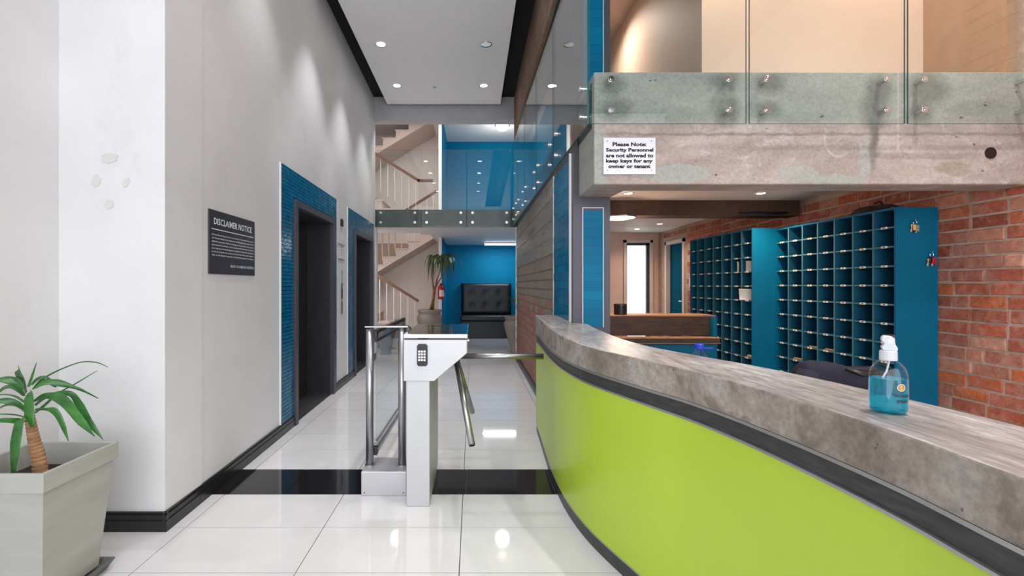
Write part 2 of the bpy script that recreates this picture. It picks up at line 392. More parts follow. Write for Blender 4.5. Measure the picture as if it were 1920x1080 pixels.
# lift call panel and notices between the lifts
cp = empty('lift_call_panel', (0, 0, 0), 'brushed steel lift call panel with two slots and keyhole between the lifts', 'panel', Mw=ML @ T(0, u(6.18), 1.2))
def onwall(Y0, Y1, z0, z1, d=.008): return B(0, d, u(Y0), u(Y1), z0, z1)
obj('upper_plate', onwall(6.165, 6.195, 1.33, 1.5), 'steel', cp, Mw=ML); obj('wide_plate', onwall(6.135, 6.225, 1.12, 1.33), 'steel', cp, Mw=ML, bevel=.01)
for dy in (-.02, .02): obj('slot', onwall(6.18 + dy - .008, 6.18 + dy + .008, 1.135, 1.25, .010), 'ink', cp, Mw=ML)
obj('keyhole', MB().disc((.008, u(6.18), 1.46), (1, 0, 0), .007, .003), 'ink', cp, Mw=ML)
obj('lift_blank_plate', onwall(6.14, 6.22, .93, 1.1), 'steel', None, Mw=ML, label='small blank steel plate under the lift call panel', cat='plate', bevel=.003)
dp = obj('lift_floor_display', onwall(6.13, 6.23, 2.06, 2.15, .015), 'black', None, Mw=ML, label='small dark floor display high on the wall between the lifts', cat='display', bevel=.003)
nt = empty('framed_notice', (0, 0, 0), 'framed paper notice under clear cover between the two lifts', 'notice', Mw=ML @ T(0, u(6.18), 1.7))
obj('notice_paper', onwall(6.1, 6.26, 1.64, 1.82, .003), 'paper', nt, Mw=ML)
for z in (1.63, 1.82): obj('notice_rail', onwall(6.02, 6.3, z, z + .006, .008), 'darkmetal', nt, Mw=ML)
for k in range(4): lettering(['LIFT NOTICE', 'IN CASE OF FIRE', 'DO NOT USE LIFTS', 'USE THE STAIRS'][k], .12, .012, 'ink', nt, ML @ T(.004, u(6.12), 1.79 - k * .035) @ FACE_PX)

# ceiling: black void above a dropped white panel
struct('ceiling', B(-2.45, 3.9, -3.0, 8.6, HC, HC + .12), 'black_ceiling')
CPN = struct('ceiling_panel', B(-1.48, .472, -2.4, 8.28, HP, HP + .035), 'panelwhite', bevel=.004)
def downlight(x, y, z, on, label, mat='lens', power=30, color=(1, .98, .98), r=.055, group='recessed downlights in the white ceiling panel', size=1.3, blend=.7, rot=(0,0,0)):
    d = empty('downlight', (x, y, z), label, 'light', group)
    obj('trim_ring', MB().lathe([(r, -.001), (r + .022, -.006), (r + .024, .0), (r, .012)], 24), 'chrome' if not on else 'white', d, Mw=T(x, y, z), smooth=True)
    obj('lens', MB().lathe([(0.001, -.003), (r, -.003), (r, .004), (0.001, .004)], 24), mat if on else 'chrome', d, Mw=T(x, y, z))
    if on and power:
        l = lamp('downlight_lamp', 'SPOT', (x, y, z - .02), power, color, rot=rot, spot_size=size, spot_blend=blend, shadow_soft_size=.05)
        l.parent = d; l.matrix_parent_inverse = T(x, y, z).inverted()
    return d
for i, Y in enumerate((7.5, 6.21, 4.93, 3.64, 2.35, 1.06)):
    if Y > 6: lab = ('lit recessed ceiling downlight, far left one of the white ceiling panel' if i == 0 else 'lit recessed ceiling downlight, left one nearer the camera in the white panel')
    else: lab = 'lit recessed downlight in the left row, %s from the far end' % ['', '', 'third', 'fourth', 'fifth', 'sixth'][i]
    downlight(-1.19, Y, HP, True, lab, power=82 if i < 3 else 45)
    if Y > 6: lab = ('lit recessed ceiling downlight, far right one of the white ceiling panel' if i == 0 else 'unlit recessed downlight with bare chrome reflector in the white ceiling panel')
    else: lab = 'lit recessed downlight in the right row, %s from the far end' % ['', '', 'third', 'fourth', 'fifth', 'sixth'][i]
    downlight(.168, Y, HP, i != 1, lab, power=78 if i < 3 else 36)
obj('smoke_sensor', MB().lathe([(.02, -.012), (.025, 0)], 16), 'potgrey', None, Mw=T(-.605, 7.55, HP), label='tiny round grey sensor at the middle of the white ceiling panel', cat='sensor')

# far beam under the hall ceiling
struct('beam_far', B(-1.95, .76, 8.36, 8.62, 4.19, HC), 'greypaint')
struct('beam_right', B(.715, .96, 2.8, 8.36, 3.84, HC), 'conc_brown')
obj('wall_bracket', B(.74, .90, 7.85, 8.0, 4.22, 4.42), 'teal', None, label='small blue bracket box under the far end of the brown roof beam', cat='bracket', bevel=.01)

# right corridor wall: brick below, board marked concrete above
WR = struct('wall_right', MB().prism([(.755, 4.46), (.98, 4.46), (.98, 8.5), (.773, 8.5)], 0, 2.335), 'mortar_grey')
def wx(Y): return .748 + (Y - 4.46) * .0045
ub = MB(); bz = 1.60; k = 0; zz = bz
while zz < 2.33:
    h = .15 + .05 * ((k * 7) % 3) / 2; z1 = min(zz + h, 2.333)
    d = .002 * ((k * 5) % 3)
    ub.prism([(wx(4.46) + d, 4.46), (.775, 4.46), (.79, 8.495), (wx(8.5) + d, 8.495)][::1], zz + .002, z1 - .002); zz = z1; k += 1
obj('concrete_facing', ub, 'conc_wall', WR)
def brick_mesh(l, h, d, seed):
    q = random.Random(seed); b = .004
    def j(): return q.uniform(-.0035, .0035)
    vs = [(0, 0 + j(), 0 + j()), (0, l + j(), 0 + j()), (0, l + j(), h + j()), (0, 0 + j(), h + j())]
    f = [(-d + j() * .5, b + j(), b + j()), (-d + j() * .5, l - b + j(), b + j()), (-d + j(), l - b + j(), h - b + j()), (-d + j(), b + j(), h - b + j())]
    me = MB().add(vs + f, [(4, 7, 6, 5), (0, 4, 5, 1), (1, 5, 6, 2), (2, 6, 7, 3), (3, 7, 4, 0)]).mesh('brick'); return me
bl, bh, jt = .236, .081, .016
def brick_set(mat, n=4, l=bl, h=bh, d=.012, s=0):
    out = []
    for i in range(n):
        me = brick_mesh(l, h, d, s + i); me.materials.append(M[mat]); out.append(me)
    return out
lowF, greyF = brick_set('brick_low'), brick_set('brick_grey', s=10)
lowH, greyH = brick_set('brick_low', 2, bl / 2 - .005, s=20), brick_set('brick_grey', 2, bl / 2 - .005, s=30)
row = 0; z = .1; nb = 0; stuffb = MB()
while z + bh < bz:
    y = 4.47; first = row % 2
    gf = R.random() < max(0, min(1, (z - .75) / .5))
    while y < 8.49:
        half = first and y == 4.47
        l = bl / 2 - .005 if half else bl
        if y + l > 8.5: break
        grey = R.random() < max(0, min(1, (z - .8) / .45))
        me = R.choice((greyH if half else greyF) if grey else (lowH if half else lowF))
        if nb < 285 and y < 8.3:
            o = bpy.data.objects.new('brick', me); link(o, WR, T(wx(y) + .012, y, z)); nb += 1
        else: stuffb.box(wx(y), wx(y) + .02, y, y + l, z, z + bh)
        y += l + jt
    z += bh + jt; row += 1
obj('brick_course_ends', stuffb, 'brick_low', WR, kind='stuff')
sk = MB(); skirt_profile(sk, (.75, 4.3), (.765, 8.5), -1, 0); struct('baseboard_right', sk, 'skirt')
struct('trim_1', B(.755, .80, 8.495, 8.52, 0, 2.335), 'white')

# column with teal tile panels
CO = struct('column', B(.752, 1.028, 3.6, 4.46, 0, HC), 'frame')
def tile_face(name, W_, H_, mat):
    me = B(0, W_, -.006, 0, 0, H_).mesh(name); me.materials.append(M[mat]); return me
fm = tile_face('tile', .147, .0655, 'tealtile')
z = .99
while z < 1.845:
    o = bpy.data.objects.new('tile', fm); link(o, CO, T(.824, 3.6, z + .001)); z += .067
for x0, x1, z0, z1 in ((.818, .823, .985, 1.878), (.972, .977, .985, 1.878), (.818, .977, 1.878, 1.883)): obj('edge_trim', B(x0, x1, 3.59, 3.6, z0, z1), 'white', CO)
z = 2.70
while z < 4.5:
    o = bpy.data.objects.new('tile', fm); link(o, CO, T(.824, 3.6, z + .001)); z += .067
obj('edge_trim', B(.972, .977, 3.59, 3.6, 2.7, 4.5), 'white', CO)
sm2 = B(-.006, 0, 0, .247, 0, .0655).mesh('tile'); sm2.materials.append(M['tealtile'])
z = .94
while z < 2.27:
    for k in range(3):
        o = bpy.data.objects.new('tile', sm2)
        link(o, CO, T(.752, 3.70 + k * .249, z) @ Matrix.Rotation(R.uniform(-.006, .006), 4, 'Z') @ Matrix.Rotation(R.uniform(-.008, .008), 4, 'Y'))
    z += .067
obj('edge_trim', B(.738, .752, 3.675, 3.697, .9, 2.31), 'white', CO); obj('edge_trim', B(.742, .752, 4.447, 4.457, .9, 2.31), 'white', CO)

# upper gallery slab and concrete beam over the counter
struct('gallery_slab', MB().prism([(.79, 3.2), (3.72, 3.2), (3.72, 8.56), (.79, 8.56)], 2.345, 2.65), 'conc_dark')
BE = struct('beam_front', MB().prism([(.792, 3.14), (3.65, 3.14), (3.65, 3.36), (1.06, 3.36), (1.035, 3.595), (.792, 3.595)], 1.96, 2.696), 'conc_beam', bevel=.008)
def blob(cx, cz, rx, rz, seed, Y0, d, mat, parent, name='mortar_patch', jag=.25, n=22):
    q = random.Random(seed); pts = []; ph = [q.uniform(0, 6.28) for _ in range(4)]
    for k in range(n):
        a_ = 2 * PI * k / n; rr = 1 + jag * (.5 * math.sin(2 * a_ + ph[0]) + .35 * math.sin(3 * a_ + ph[1]) + .25 * math.sin(5 * a_ + ph[2])) + q.uniform(-.06, .06)
        pts.append((cx + math.cos(a_) * rx * rr, cz + math.sin(a_) * rz * rr))
    return obj(name, MB().extr([(x, Y0, z) for x, z in pts], [(x, Y0 - d, z) for x, z in pts]), mat, parent)
def bp(px, py, Y=3.14): return ((px - 887) * Y / K, 1.3 + (535 - py) * Y / K)
n = N('weathered_beam_concrete')
c = n.ramp(n.noise(1.6, 8, .65, (.6, 1, 1.6), .4), [(.3, srgb(120, 114, 108)), (.5, srgb(160, 147, 141)), (.7, srgb(190, 177, 170))])
c = n.mix(n.ramp(n.noise(7, 8, .75, (.5, 1, 1.6), .6), [(.42, 0.0), (.72, .75)]), c, srgb(146, 130, 120))
c = n.mix(n.ramp(n.noise(5, 9, .7, (1, 1, 1), 1.5), [(.56, 0.0), (.64, .6)]), c, srgb(184, 178, 172))
sx_ = n.new('ShaderNodeSeparateXYZ'); c0 = n.coord((1, 1, 1)); n.link(n.pos, sx_.inputs[0])
# the upper cast band is greener, with a ragged formwork line under it
def math_(op, a_, b_=None, c_=None):
    m_ = n.new('ShaderNodeMath'); m_.operation = op
    for i_, v_ in enumerate((a_, b_, c_)):
        if v_ is None: continue
        if hasattr(v_, 'is_linked'): n.link(v_, m_.inputs[i_])
        else: m_.inputs[i_].default_value = v_
    return m_.outputs[0]
wob = n.noise(6, 6, .65)
zz_ = math_('MULTIPLY_ADD', wob, .05, sx_.outputs[2])
c = n.mix(math_('MULTIPLY', n.ramp(zz_, [(0, 0.0), (1, 1.0)]), 0.0), c, c)
band = n.new('ShaderNodeMapRange'); n.link(zz_, band.inputs[0]); band.inputs[1].default_value = 2.36; band.inputs[2].default_value = 2.40
c = n.mix(math_('MULTIPLY', band.outputs[0], .55), c, srgb(156, 160, 154))
ln = math_('ABSOLUTE', math_('SUBTRACT', zz_, 2.315)); lr = n.new('ShaderNodeMapRange'); n.link(ln, lr.inputs[0]); lr.inputs[1].default_value = 0.002; lr.inputs[2].default_value = .016; lr.inputs[3].default_value = .6; lr.inputs[4].default_value = 0
c = n.mix(lr.outputs[0], c, srgb(122, 108, 102))
dn = n.new('ShaderNodeTexNoise'); n.link(c0, dn.inputs['Vector']); dn.inputs['Scale'].default_value = 11; dn.inputs['Detail'].default_value = 6
def stain(cl, px, py, rx, ry, colr, soft, amt, wob_=.05):
    x, z = bp(px, py)
    dx_ = math_('MULTIPLY', math_('SUBTRACT', math_('MULTIPLY_ADD', dn_r, wob_, sx_.outputs[0]), x + wob_ / 2), 1 / (rx * 3.14 / K))
    dz_ = math_('MULTIPLY', math_('SUBTRACT', math_('MULTIPLY_ADD', dn_g, wob_, sx_.outputs[2]), z + wob_ / 2), 1 / (ry * 3.14 / K))
    d_ = math_('SQRT', math_('ADD', math_('MULTIPLY', dx_, dx_), math_('MULTIPLY', dz_, dz_)))
    mr = n.new('ShaderNodeMapRange'); n.link(d_, mr.inputs[0]); mr.inputs[1].default_value = 1 - soft; mr.inputs[2].default_value = 1 + soft; mr.inputs[3].default_value = amt; mr.inputs[4].default_value = 0
    return n.mix(mr.outputs[0], cl, srgb(*colr))
sp_ = n.new('ShaderNodeSeparateColor'); n.link(dn.outputs['Color'], sp_.inputs[0]); dn_r, dn_g = sp_.outputs[0], sp_.outputs[1]
for a_ in ((1268, 326, 66, 18), (1495, 326, 40, 16), (1622, 300, 12, 46), (1110, 300, 40, 60), (1560, 338, 60, 10)): c = stain(c, *a_, (150, 154, 148), .06, .8, .09)
c = stain(c, 1720, 292, 130, 7, (128, 116, 112), .3, .6); c = stain(c, 1788, 316, 32, 15, (138, 126, 110), .2, .7, .08); c = stain(c, 1180, 300, 4, 50, (130, 120, 116), .5, .4)
for a_ in ((1156, 206, 30, 22), (1150, 160, 24, 18), (1356, 154, 28, 20), (1360, 206, 26, 26), (1444, 156, 28, 18), (1438, 206, 26, 18), (1650, 165, 26, 24), (1640, 206, 26, 34), (1740, 168, 40, 30), (1724, 212, 26, 20), (1638, 270, 8, 50), (1820, 200, 60, 14), (1500, 218, 90, 10), (1260, 215, 60, 12)):
    c = stain(c, *a_, (100, 100, 96) if a_[2] < 50 else (132, 136, 130), .4, .72 if a_[2] < 50 else .5, .06)
c = n.mix(.3, c, n.ramp(n.noise(60, 4, .7), [(.3, .25), (.6, .95)]), 'SOFT_LIGHT')
c = n.mix(n.ramp(n.noise(26, 3, .6, (.6, 1, 1)), [(.70, 0.0), (.73, .8)]), c, srgb(60, 54, 52))
n.col(c); n.set(rough=.75, spec=.3); n.bump(n.noise(22, 8, .7), .5, .006)
BE.data.materials.clear(); BE.data.materials.append(n.m)
x, z = bp(1857, 287); obj('core_hole', MB().disc((x, 3.1402, z), (0, -1, 0), .038, .004, 24), 'black', BE)

# ceilings of the back office, second beam
struct('ceiling_office_front', B(1.03, 3.66, 3.3, 5.36, 2.25, 2.345), 'pinkwhite')
struct('ceiling_office_back', B(.98, 3.65, 5.6, 9.5, 2.338, 2.345), 'pinkwhite')
M['conc_brown2'] = concrete('dark_brown_concrete', [(66, 48, 38), (88, 66, 54), (106, 86, 72), (60, 42, 32)], 2, .5, .75)
struct('beam_office', B(.98, 3.65, 5.36, 5.6, 2.08, 2.345), 'conc_brown2', bevel=.006)

# brick wall on the far right
WB = struct('wall_brick', MB().box(3.67, 3.9, -3, 8.30, 0, HC).box(3.67, 3.9, 8.30, 9.12, 2.12, HC).box(3.67, 3.9, 9.12, 9.62, 0, HC), 'mortar')
redF, redH = brick_set('brick', 8, d=.009, s=50), brick_set('brick', 4, bl / 2 - .005, d=.009, s=60)
RBX = 3.67; z = .36; row = 0; nb = 0
while z < 2.66:
    y = 2.3 + (bl / 2 if row % 2 else 0) + R.uniform(-.02, .02)
    while y < 9.35:
        half = R.random() < .16; l = bl / 2 - .005 if half else bl
        vis = (y < 3.8) or (z > 1.88 and z + bh < 2.34) or (y > 7.9 and z > .8)
        if 8.25 < y + l and y < 9.15 and z < 2.16: vis = False
        if z > 1.88 and y > 3.8 and z + bh > (2.25 if y < 5.36 else 2.34): vis = False
        if vis and nb < 298 and y + l < 9.4:
            o = bpy.data.objects.new('brick', R.choice(redH if half else redF)); link(o, WB, T(RBX + R.uniform(-.002, .003), y, z + R.uniform(-.002, .002))); nb += 1
        y += l + jt
    z += bh + jt; row += 1
zz = 2.75; ext = MB()
while zz < 4.4:
    y = 2.6
    while y < 3.1: ext.box(RBX - .02, RBX, y, y + bl, zz, zz + bh); y += bl + jt
    zz += bh + jt
obj('upper_brick_courses', ext, 'brick', WB, kind='stuff')
obj('plaster_panel', B(3.6, 3.67, 3.24, 3.84, 2.66, HC), 'brownplaster', WB)

# walls of the upper gallery and of the back office
struct('wall_gallery', B(1.83, 3.67, 3.84, 8.56, 2.65, HC), 'peach')
struct('wall_back_office', MB().box(.98, 1.53 + 1.44, 9.5, 9.75, 0, 2.34 - 0).box(2.97, 3.0, 9.5, 9.75, 0, .9).box(2.97, 3.54, 9.5, 9.75, 2.19, 2.34).box(3.54, 3.67, 9.5, 9.75, 0, 2.34), 'officewall')
WN = struct('window_1', MB().box(2.97, 3.02, 9.44, 9.6, .02, 2.19).box(3.49, 3.54, 9.44, 9.6, .02, 2.19).box(2.97, 3.54, 9.44, 9.6, 2.14, 2.19), 'pinkwhite')
obj('window_frame', MB().box(3.02, 3.05, 9.5, 9.56, .02, 2.14).box(3.43, 3.49, 9.5, 9.56, .02, 2.14).box(3.02, 3.49, 9.5, 9.56, 2.09, 2.14), 'frame', WN)
obj('window_pane', B(3.03, 3.45, 9.52, 9.53, .05, 2.1), 'clearglass', WN)
obj('frosted_outer_pane', B(2.95, 3.56, 9.70, 9.71, .02, 2.18), 'daypane', WN)
M['tealdoor'] = plain('teal_door_paint', (6, 84, 112), .9, spec=.05)
D3 = struct('door_3', B(3.72, 3.76, 8.36, 9.06, .01, 2.06), 'tealdoor')
obj('door_frame', MB().box(3.64, 3.75, 8.30, 8.36, 0, 2.12).box(3.64, 3.75, 9.06, 9.12, 0, 2.12).box(3.64, 3.75, 8.30, 9.12, 2.06, 2.12), 'pinkwhite', D3)
obj('door_handle', MB().tube([(3.72, 8.45, 1.02), (3.67, 8.45, 1.02), (3.67, 8.56, 1.02)], .009, 8), 'steel', D3)
sw = bx('light_switch', 'paper', 3.636, 3.65, 8.0, 8.08, 1.27, 1.42, label='white light switch on the brick pier beside the teal door', cat='switch', bevel=.003)
obj('rocker', B(3.632, 3.637, 8.025, 8.055, 1.32, 1.37), 'white', sw)

# far end: landing slab, alcove, stair hall
FS = struct('landing_slab', MB().box(-3.6, 3.72, 8.56, 9.5, 2.335, 2.646).box(-.87, 3.72, 9.5, 12.4, 2.335, 2.646), 'white')
obj('slab_edge', B(-3.6, .785, 8.545, 8.562, 2.335, 2.648), 'conc_dark', FS)
struct('landing_slab_upper', B(-3.6, 1.8, 8.62, 12.4, 4.98, 5.2), 'white')
struct('wall_far', B(-.72, 1.6, 12.3, 12.5, 0, 4.98), 'tealwall')
struct('wall_alcove_right', B(1.5, 1.6, 8.9, 12.3, 0, 4.98), 'tealwall')
struct('wall_stair_partition', B(-.744, -.676, 10.35, 12.3, 0, 4.98), 'white')
struct('wall_alcove_left', B(-.675, -.668, 10.37, 12.3, 0, 4.98), 'tealwall')
struct('wall_stair_back', B(-3.6, -.74, 11.8, 12.0, 0, 5.2), 'pinkwhite')
struct('stair_shade_panel', MB().extr([(-3.55, 11.8, 1.0), (-1.05, 11.8, 2.33), (-3.55, 11.8, 2.33)], [(-3.55, 11.785, 1.0), (-1.05, 11.785, 2.33), (-3.55, 11.785, 2.33)]), 'tan')  # added sloped panel, darker colour stands for the shaded wall above the steps
struct('wall_stair_left', B(-3.7, -3.6, 8.5, 12.0, 0, 5.2), 'pinkwhite')
struct('trim_2', B(-1.95, -1.735, 8.6, 8.74, 0, 2.335), 'white')

def flight(name, x0, z0, sx, n, run, rise, Y0, Y1, thick, parent):
    a = []
    for k in range(n):
        a += [(x0 + sx * k * run, z0 + k * rise), (x0 + sx * k * run, z0 + (k + 1) * rise)]
    a.append((x0 + sx * n * run, z0 + n * rise))
    e = (x0 + sx * n * run, z0 + n * rise - thick); s = (x0 + sx * .0, z0 - thick + .0)
    poly = a + [e, (x0 + sx * run * .3, max(z0 - thick + rise * .6, 0.001)), (x0, max(z0 - thick + rise * .6, 0.001))]
    if z0 < .01: poly = a + [e, (x0 + sx * run * 1.4, 0.001), (x0, .001)]; poly = [p for i, p in enumerate(poly) if i != 0]
    if sx > 0: poly = poly[::-1]
    o = obj(name, MB().extr([(x, Y1, z) for x, z in poly], [(x, Y0, z) for x, z in poly]), 'stair', parent)
    tr = MB()
    for k in range(n):
        xa, xb = sorted((x0 + sx * (k * run - .02), x0 + sx * (k + 1) * run)); zt = z0 + (k + 1) * rise
        t = obj('tread', B(xa, xb, Y0 - .012, Y1, zt - .001, zt + .022), 'stair', parent)
    return o
ST = empty('staircase', (-1.1, 10.1, 0), 'beige dogleg staircase with white soffit beyond the lifts', 'staircase')
run, rise = .285, .178
flight('lower_flight', -1.12, 0, -1, 7, run, rise, 9.65, 10.6, .12, ST)
flight('upper_flight', -2.009 - 4 * run + 0, 1.923 - 4 * rise - rise, 1, 8, run, rise, 10.7, 11.75, .10, ST)
bx('half_landing', 'stair', -3.59, -3.12, 9.65, 11.75, 1.15, 1.34, ST)
ST2 = empty('staircase', (-1.1, 10.1, 2.65), 'upper beige staircase flights seen above the landing glass', 'staircase')
flight('lower_flight', -1.55, 2.646, -1, 7, run, rise, 9.65, 10.6, .12, ST2)
flight('upper_flight', -2.009 - 4 * run, 1.923 + 2.646 - 5 * rise, 1, 8, run, rise, 10.7, 11.75, .10, ST2)
bx('half_landing', 'stair', -3.59, -3.12, 9.65, 11.75, 3.8, 3.99, ST2)
def railing(x0, z0, sx, length, Yr, parent_label, flat=0, bw=.008, floorz=0, hgt=.93, zb=0):
    r = empty('stair_railing', (x0, Yr, z0 - hgt), parent_label, 'railing')
    sl = rise / run; pts = [(x0 + flat, Yr, z0), (x0, Yr, z0), (x0 + sx * length, Yr, z0 + zb * length * sl)] if flat else [(x0, Yr, z0), (x0 + sx * length, Yr, z0 + zb * length * sl)]
    mb = MB()
    for p, q in zip(pts, pts[1:]):
        p, q = Vector(p), Vector(q); d = (q - p).normalized(); nrm = Vector((-d.z, 0, d.x)); a = []
        for (s, t) in ((-.03, -.025), (.03, -.025), (.03, .025), (-.03, .025)): a.append(Vector((0, s, 0)) + nrm * t)
        mb.extr([p - d * .02 + v for v in a], [q + d * .02 + v for v in a])
    obj('handrail', mb, 'rail', r)
    k = .06
    while k < length:
        zt = z0 + zb * k * sl
        obj('baluster', MB().box(x0 + sx * k - bw, x0 + sx * k + bw, Yr - bw, Yr + bw, max(zt - hgt, floorz), zt - .02), 'baluster', r); k += .142
    return r
railing(-1.12, .99, -1, 1.9, 9.72, 'brown timber handrail with cream balusters on the ground floor stair', zb=1, hgt=.9)
railing(-1.10, 3.42, -1, 1.9, 9.72, 'brown handrail with thin balusters descending behind the landing glass', flat=.27, zb=1, hgt=.72, floorz=2.65, bw=.005)
railing(-.83, 3.40, -1, 1.3, 10.75, 'thin dark handrail sloping down left to the half landing upstairs', zb=-1, hgt=.8)
railing(-1.55, 2.9, -1, 1.1, 10.72, 'thin cream railing above the lower stair flight', zb=-1, hgt=.6, bw=.004)

# sofa, lights and fittings in the alcove
SF = empty('banquette_sofa', (.33, 12, 0), 'black leatherette banquette with buttoned high back against blue wall', 'sofa')
obj('seat', B(-.3, .96, 11.75, 12.28, .0, .42), 'leather', SF, bevel=.015); obj('seat_cushion', B(-.31, .97, 11.73, 12.16, .42, .56), 'leather', SF, bevel=.04, seg=3)
nx, nz = 32, 20; mb = MB(); vs = []; fs = []
bt = [(x, z) for z in (.8, 1.12) for x in (-.02, .33, .68)]
for j in range(nz + 1):
    for i in range(nx + 1):
        x = -.3 + 1.26 * i / nx; z = .56 + .79 * j / nz; d = 0
        for bx_, bz_ in bt: d += .02 * math.exp(-((x - bx_) ** 2 + (z - bz_) ** 2) / .004)
        e = min(x + .3, .96 - x, z - .56, 1.35 - z); d += .05 * math.exp(-e / .02)
        vs.append((x, 12.10 + d, z))
for j in range(nz):
    for i in range(nx): q = j * (nx + 1) + i; fs.append((q, q + 1, q + nx + 2, q + nx + 1))
mb.add(vs, fs).box(-.3, .96, 12.15, 12.29, .56, 1.35); obj('backrest', mb, 'leather', SF, smooth=True)
for x, z in bt: obj('button', MB().disc((x, 12.15, z), (0, -1, 0), .013, .03, 10), 'leather', SF)
TL = empty('tube_light', (.65, 11.6, 2.3), 'lit fluorescent tube light under the ceiling above the banquette', 'light')
obj('tube', MB().tube([(.28, 11.55, 2.285), (1.05, 11.55, 2.285)], .02, 10), 'tube', TL); bx('batten', 'white', .26, 1.07, 11.52, 11.58, 2.305, 2.335, TL)
l = lamp('tube_lamp', 'AREA', (.65, 11.55, 2.26), 13, (.9, .96, 1), (0.0, 0, 0), shape='RECTANGLE', size=.8, size_y=.03); l.parent = TL; l.matrix_parent_inverse = T(.65, 11.6, 2.3).inverted()
DL = empty('dome_light', (.67, 11, 4.98), 'warm lit opal dome light on the upper landing ceiling', 'light')
obj('shade', MB().lathe([(.02, -.13), (.09, -.115), (.14, -.07), (.155, 0)], 24), 'dome', DL, Mw=T(.67, 11, 4.97), smooth=True); obj('rim', MB().lathe([(.155, -.02), (.175, -.02), (.175, 0), (.155, 0)], 24), 'chrome', DL, Mw=T(.67, 11, 4.98))
l = lamp('dome_lamp', 'POINT', (.67, 11, 4.5), 14, (1, .93, .86), shadow_soft_size=.15); l.parent = DL; l.matrix_parent_inverse = T(.67, 11, 4.98).inverted()
l = lamp('stair_fill', 'AREA', (-.9, 9.2, 4.95), 40, (1, .88, .82), shape='RECTANGLE', size=1.4, size_y=.5)  # added fill light without a fixture, brightens the upper stair hall
l = lamp('stair_fill_ground', 'AREA', (-2.3, 9.2, 2.3), 40, (1, .93, .88), (0, .5, 0), shape='RECTANGLE', size=.6, size_y=.5)  # added fill light hidden behind the left wall end, brightens the ground stair
obj('wall_bell', MB().disc((-.55, 12.3, 1.95), (0, -1, 0), .075, .05, 20), 'white', None, label='round white wall bell on the blue wall behind the tree', cat='bell', bevel=.01)
FE = empty('fire_extinguisher', (-.7, 10.28, 1.05), 'red fire extinguisher with white label on the white wall end by the tree', 'extinguisher')
obj('cylinder', MB().lathe([(.02, 0), (.06, .005), (.065, .03), (.065, .25), (.05, .29), (.02, .305)], 20), 'red', FE, Mw=T(-.69, 10.27, 1.0), smooth=True)
obj('valve', MB().box(-.715, -.665, 10.25, 10.29, 1.30, 1.345), 'black', FE); obj('hose', MB().tube([(-.68, 10.25, 1.33), (-.62, 10.22, 1.3), (-.605, 10.21, 1.15)], .01, 8), 'black', FE)
obj('instruction_label', MB().lathe([(.0665, .06), (.0665, .2)], 20), 'paper', FE, Mw=T(-.68, 10.265, 1.0))
bx('bracket', 'red', -.72, -.66, 10.31, 10.35, 1.05, 1.25, FE)

# ------------------------------------------------------------------ balustrades
def pane(name, poly, z0, z1, parent):
    o = obj(name, MB().prism(poly, z0, z1), 'glass', parent)
    o.data.materials.append(M['glassedge'])
    for p in o.data.polygons[2:]:
        pass
    # narrow ends show the green of the glass
    ar = sorted(o.data.polygons, key=lambda p: -p.area)
    for p in ar[2:]: p.material_index = 1
    return o
def bolt(c, axis, r, L, parent):
    a = Vector(axis).normalized(); c = Vector(c)
    mb = MB().disc(c, a, r, .014, 18).disc(c + a * .014, a, r * .7, L - .014, 14).disc(c - a * .004, a, r * .55, .005, 6)
    return obj('standoff', mb, 'chrome', parent, bevel=.0015)
GB = empty('glass_balustrade', (2.2, 3.09, 2.34), 'clear glass balustrade bolted to the front of the concrete beam', 'balustrade')
for x0, x1 in ((.752, 1.757), (1.777, 2.777), (2.797, 3.64)): pane('glass_pane', [(x0, 3.084), (x1, 3.084), (x1, 3.096), (x0, 3.096)], 2.34, 3.73, GB)
for x in (.886, 1.642, 1.885, 2.652, 2.892, 3.55):
    for z in (2.621, 2.426): bolt((x, 3.07, z), (0, 1, 0), .02, .069, GB)
GS = empty('glass_balustrade', (.72, 5.5, 2.34), 'long glass balustrade along the gallery above the corridor wall', 'balustrade')
def gx(Y): return .742 - .0087 * (Y - 3.09)
seams = [3.09, 4.38, 5.48, 6.65, 7.6, 8.44]
for a, b in zip(seams, seams[1:]):
    a += .006; b -= .006
    pane('glass_pane', [(gx(a) - .006, a), (gx(a) + .006, a), (gx(b) + .006, b), (gx(b) - .006, b)], 2.34, 3.73, GS)
    for y in (a + .16, b - .16):
        for z in (2.63, 2.44): bolt((gx(y) - .02, y, z), (1, 0, 0), .02, .85 - gx(y) if False else .075, GS)
struct('gallery_edge', MB().prism([(.785, 3.6), (.80, 3.6), (.80, 8.56), (.785, 8.56)], 2.34, 2.652), 'conc_dark')
GF = empty('glass_balustrade', (-.5, 8.5, 2.34), 'glass balustrade in three panes across the far stair landing', 'balustrade')
for x0, x1 in ((-1.70, -.922), (-.91, -.119), (-.107, .66)): pane('glass_pane', [(x0, 8.488), (x1, 8.488), (x1, 8.5), (x0, 8.5)], 2.335, 3.70, GF)
for px in (714, 778, 800, 864, 886, 950):
    for z in (2.583, 2.413): bolt(((px - 887) * 8.49 / K, 8.475, z), (0, 1, 0), .024, .07, GF)

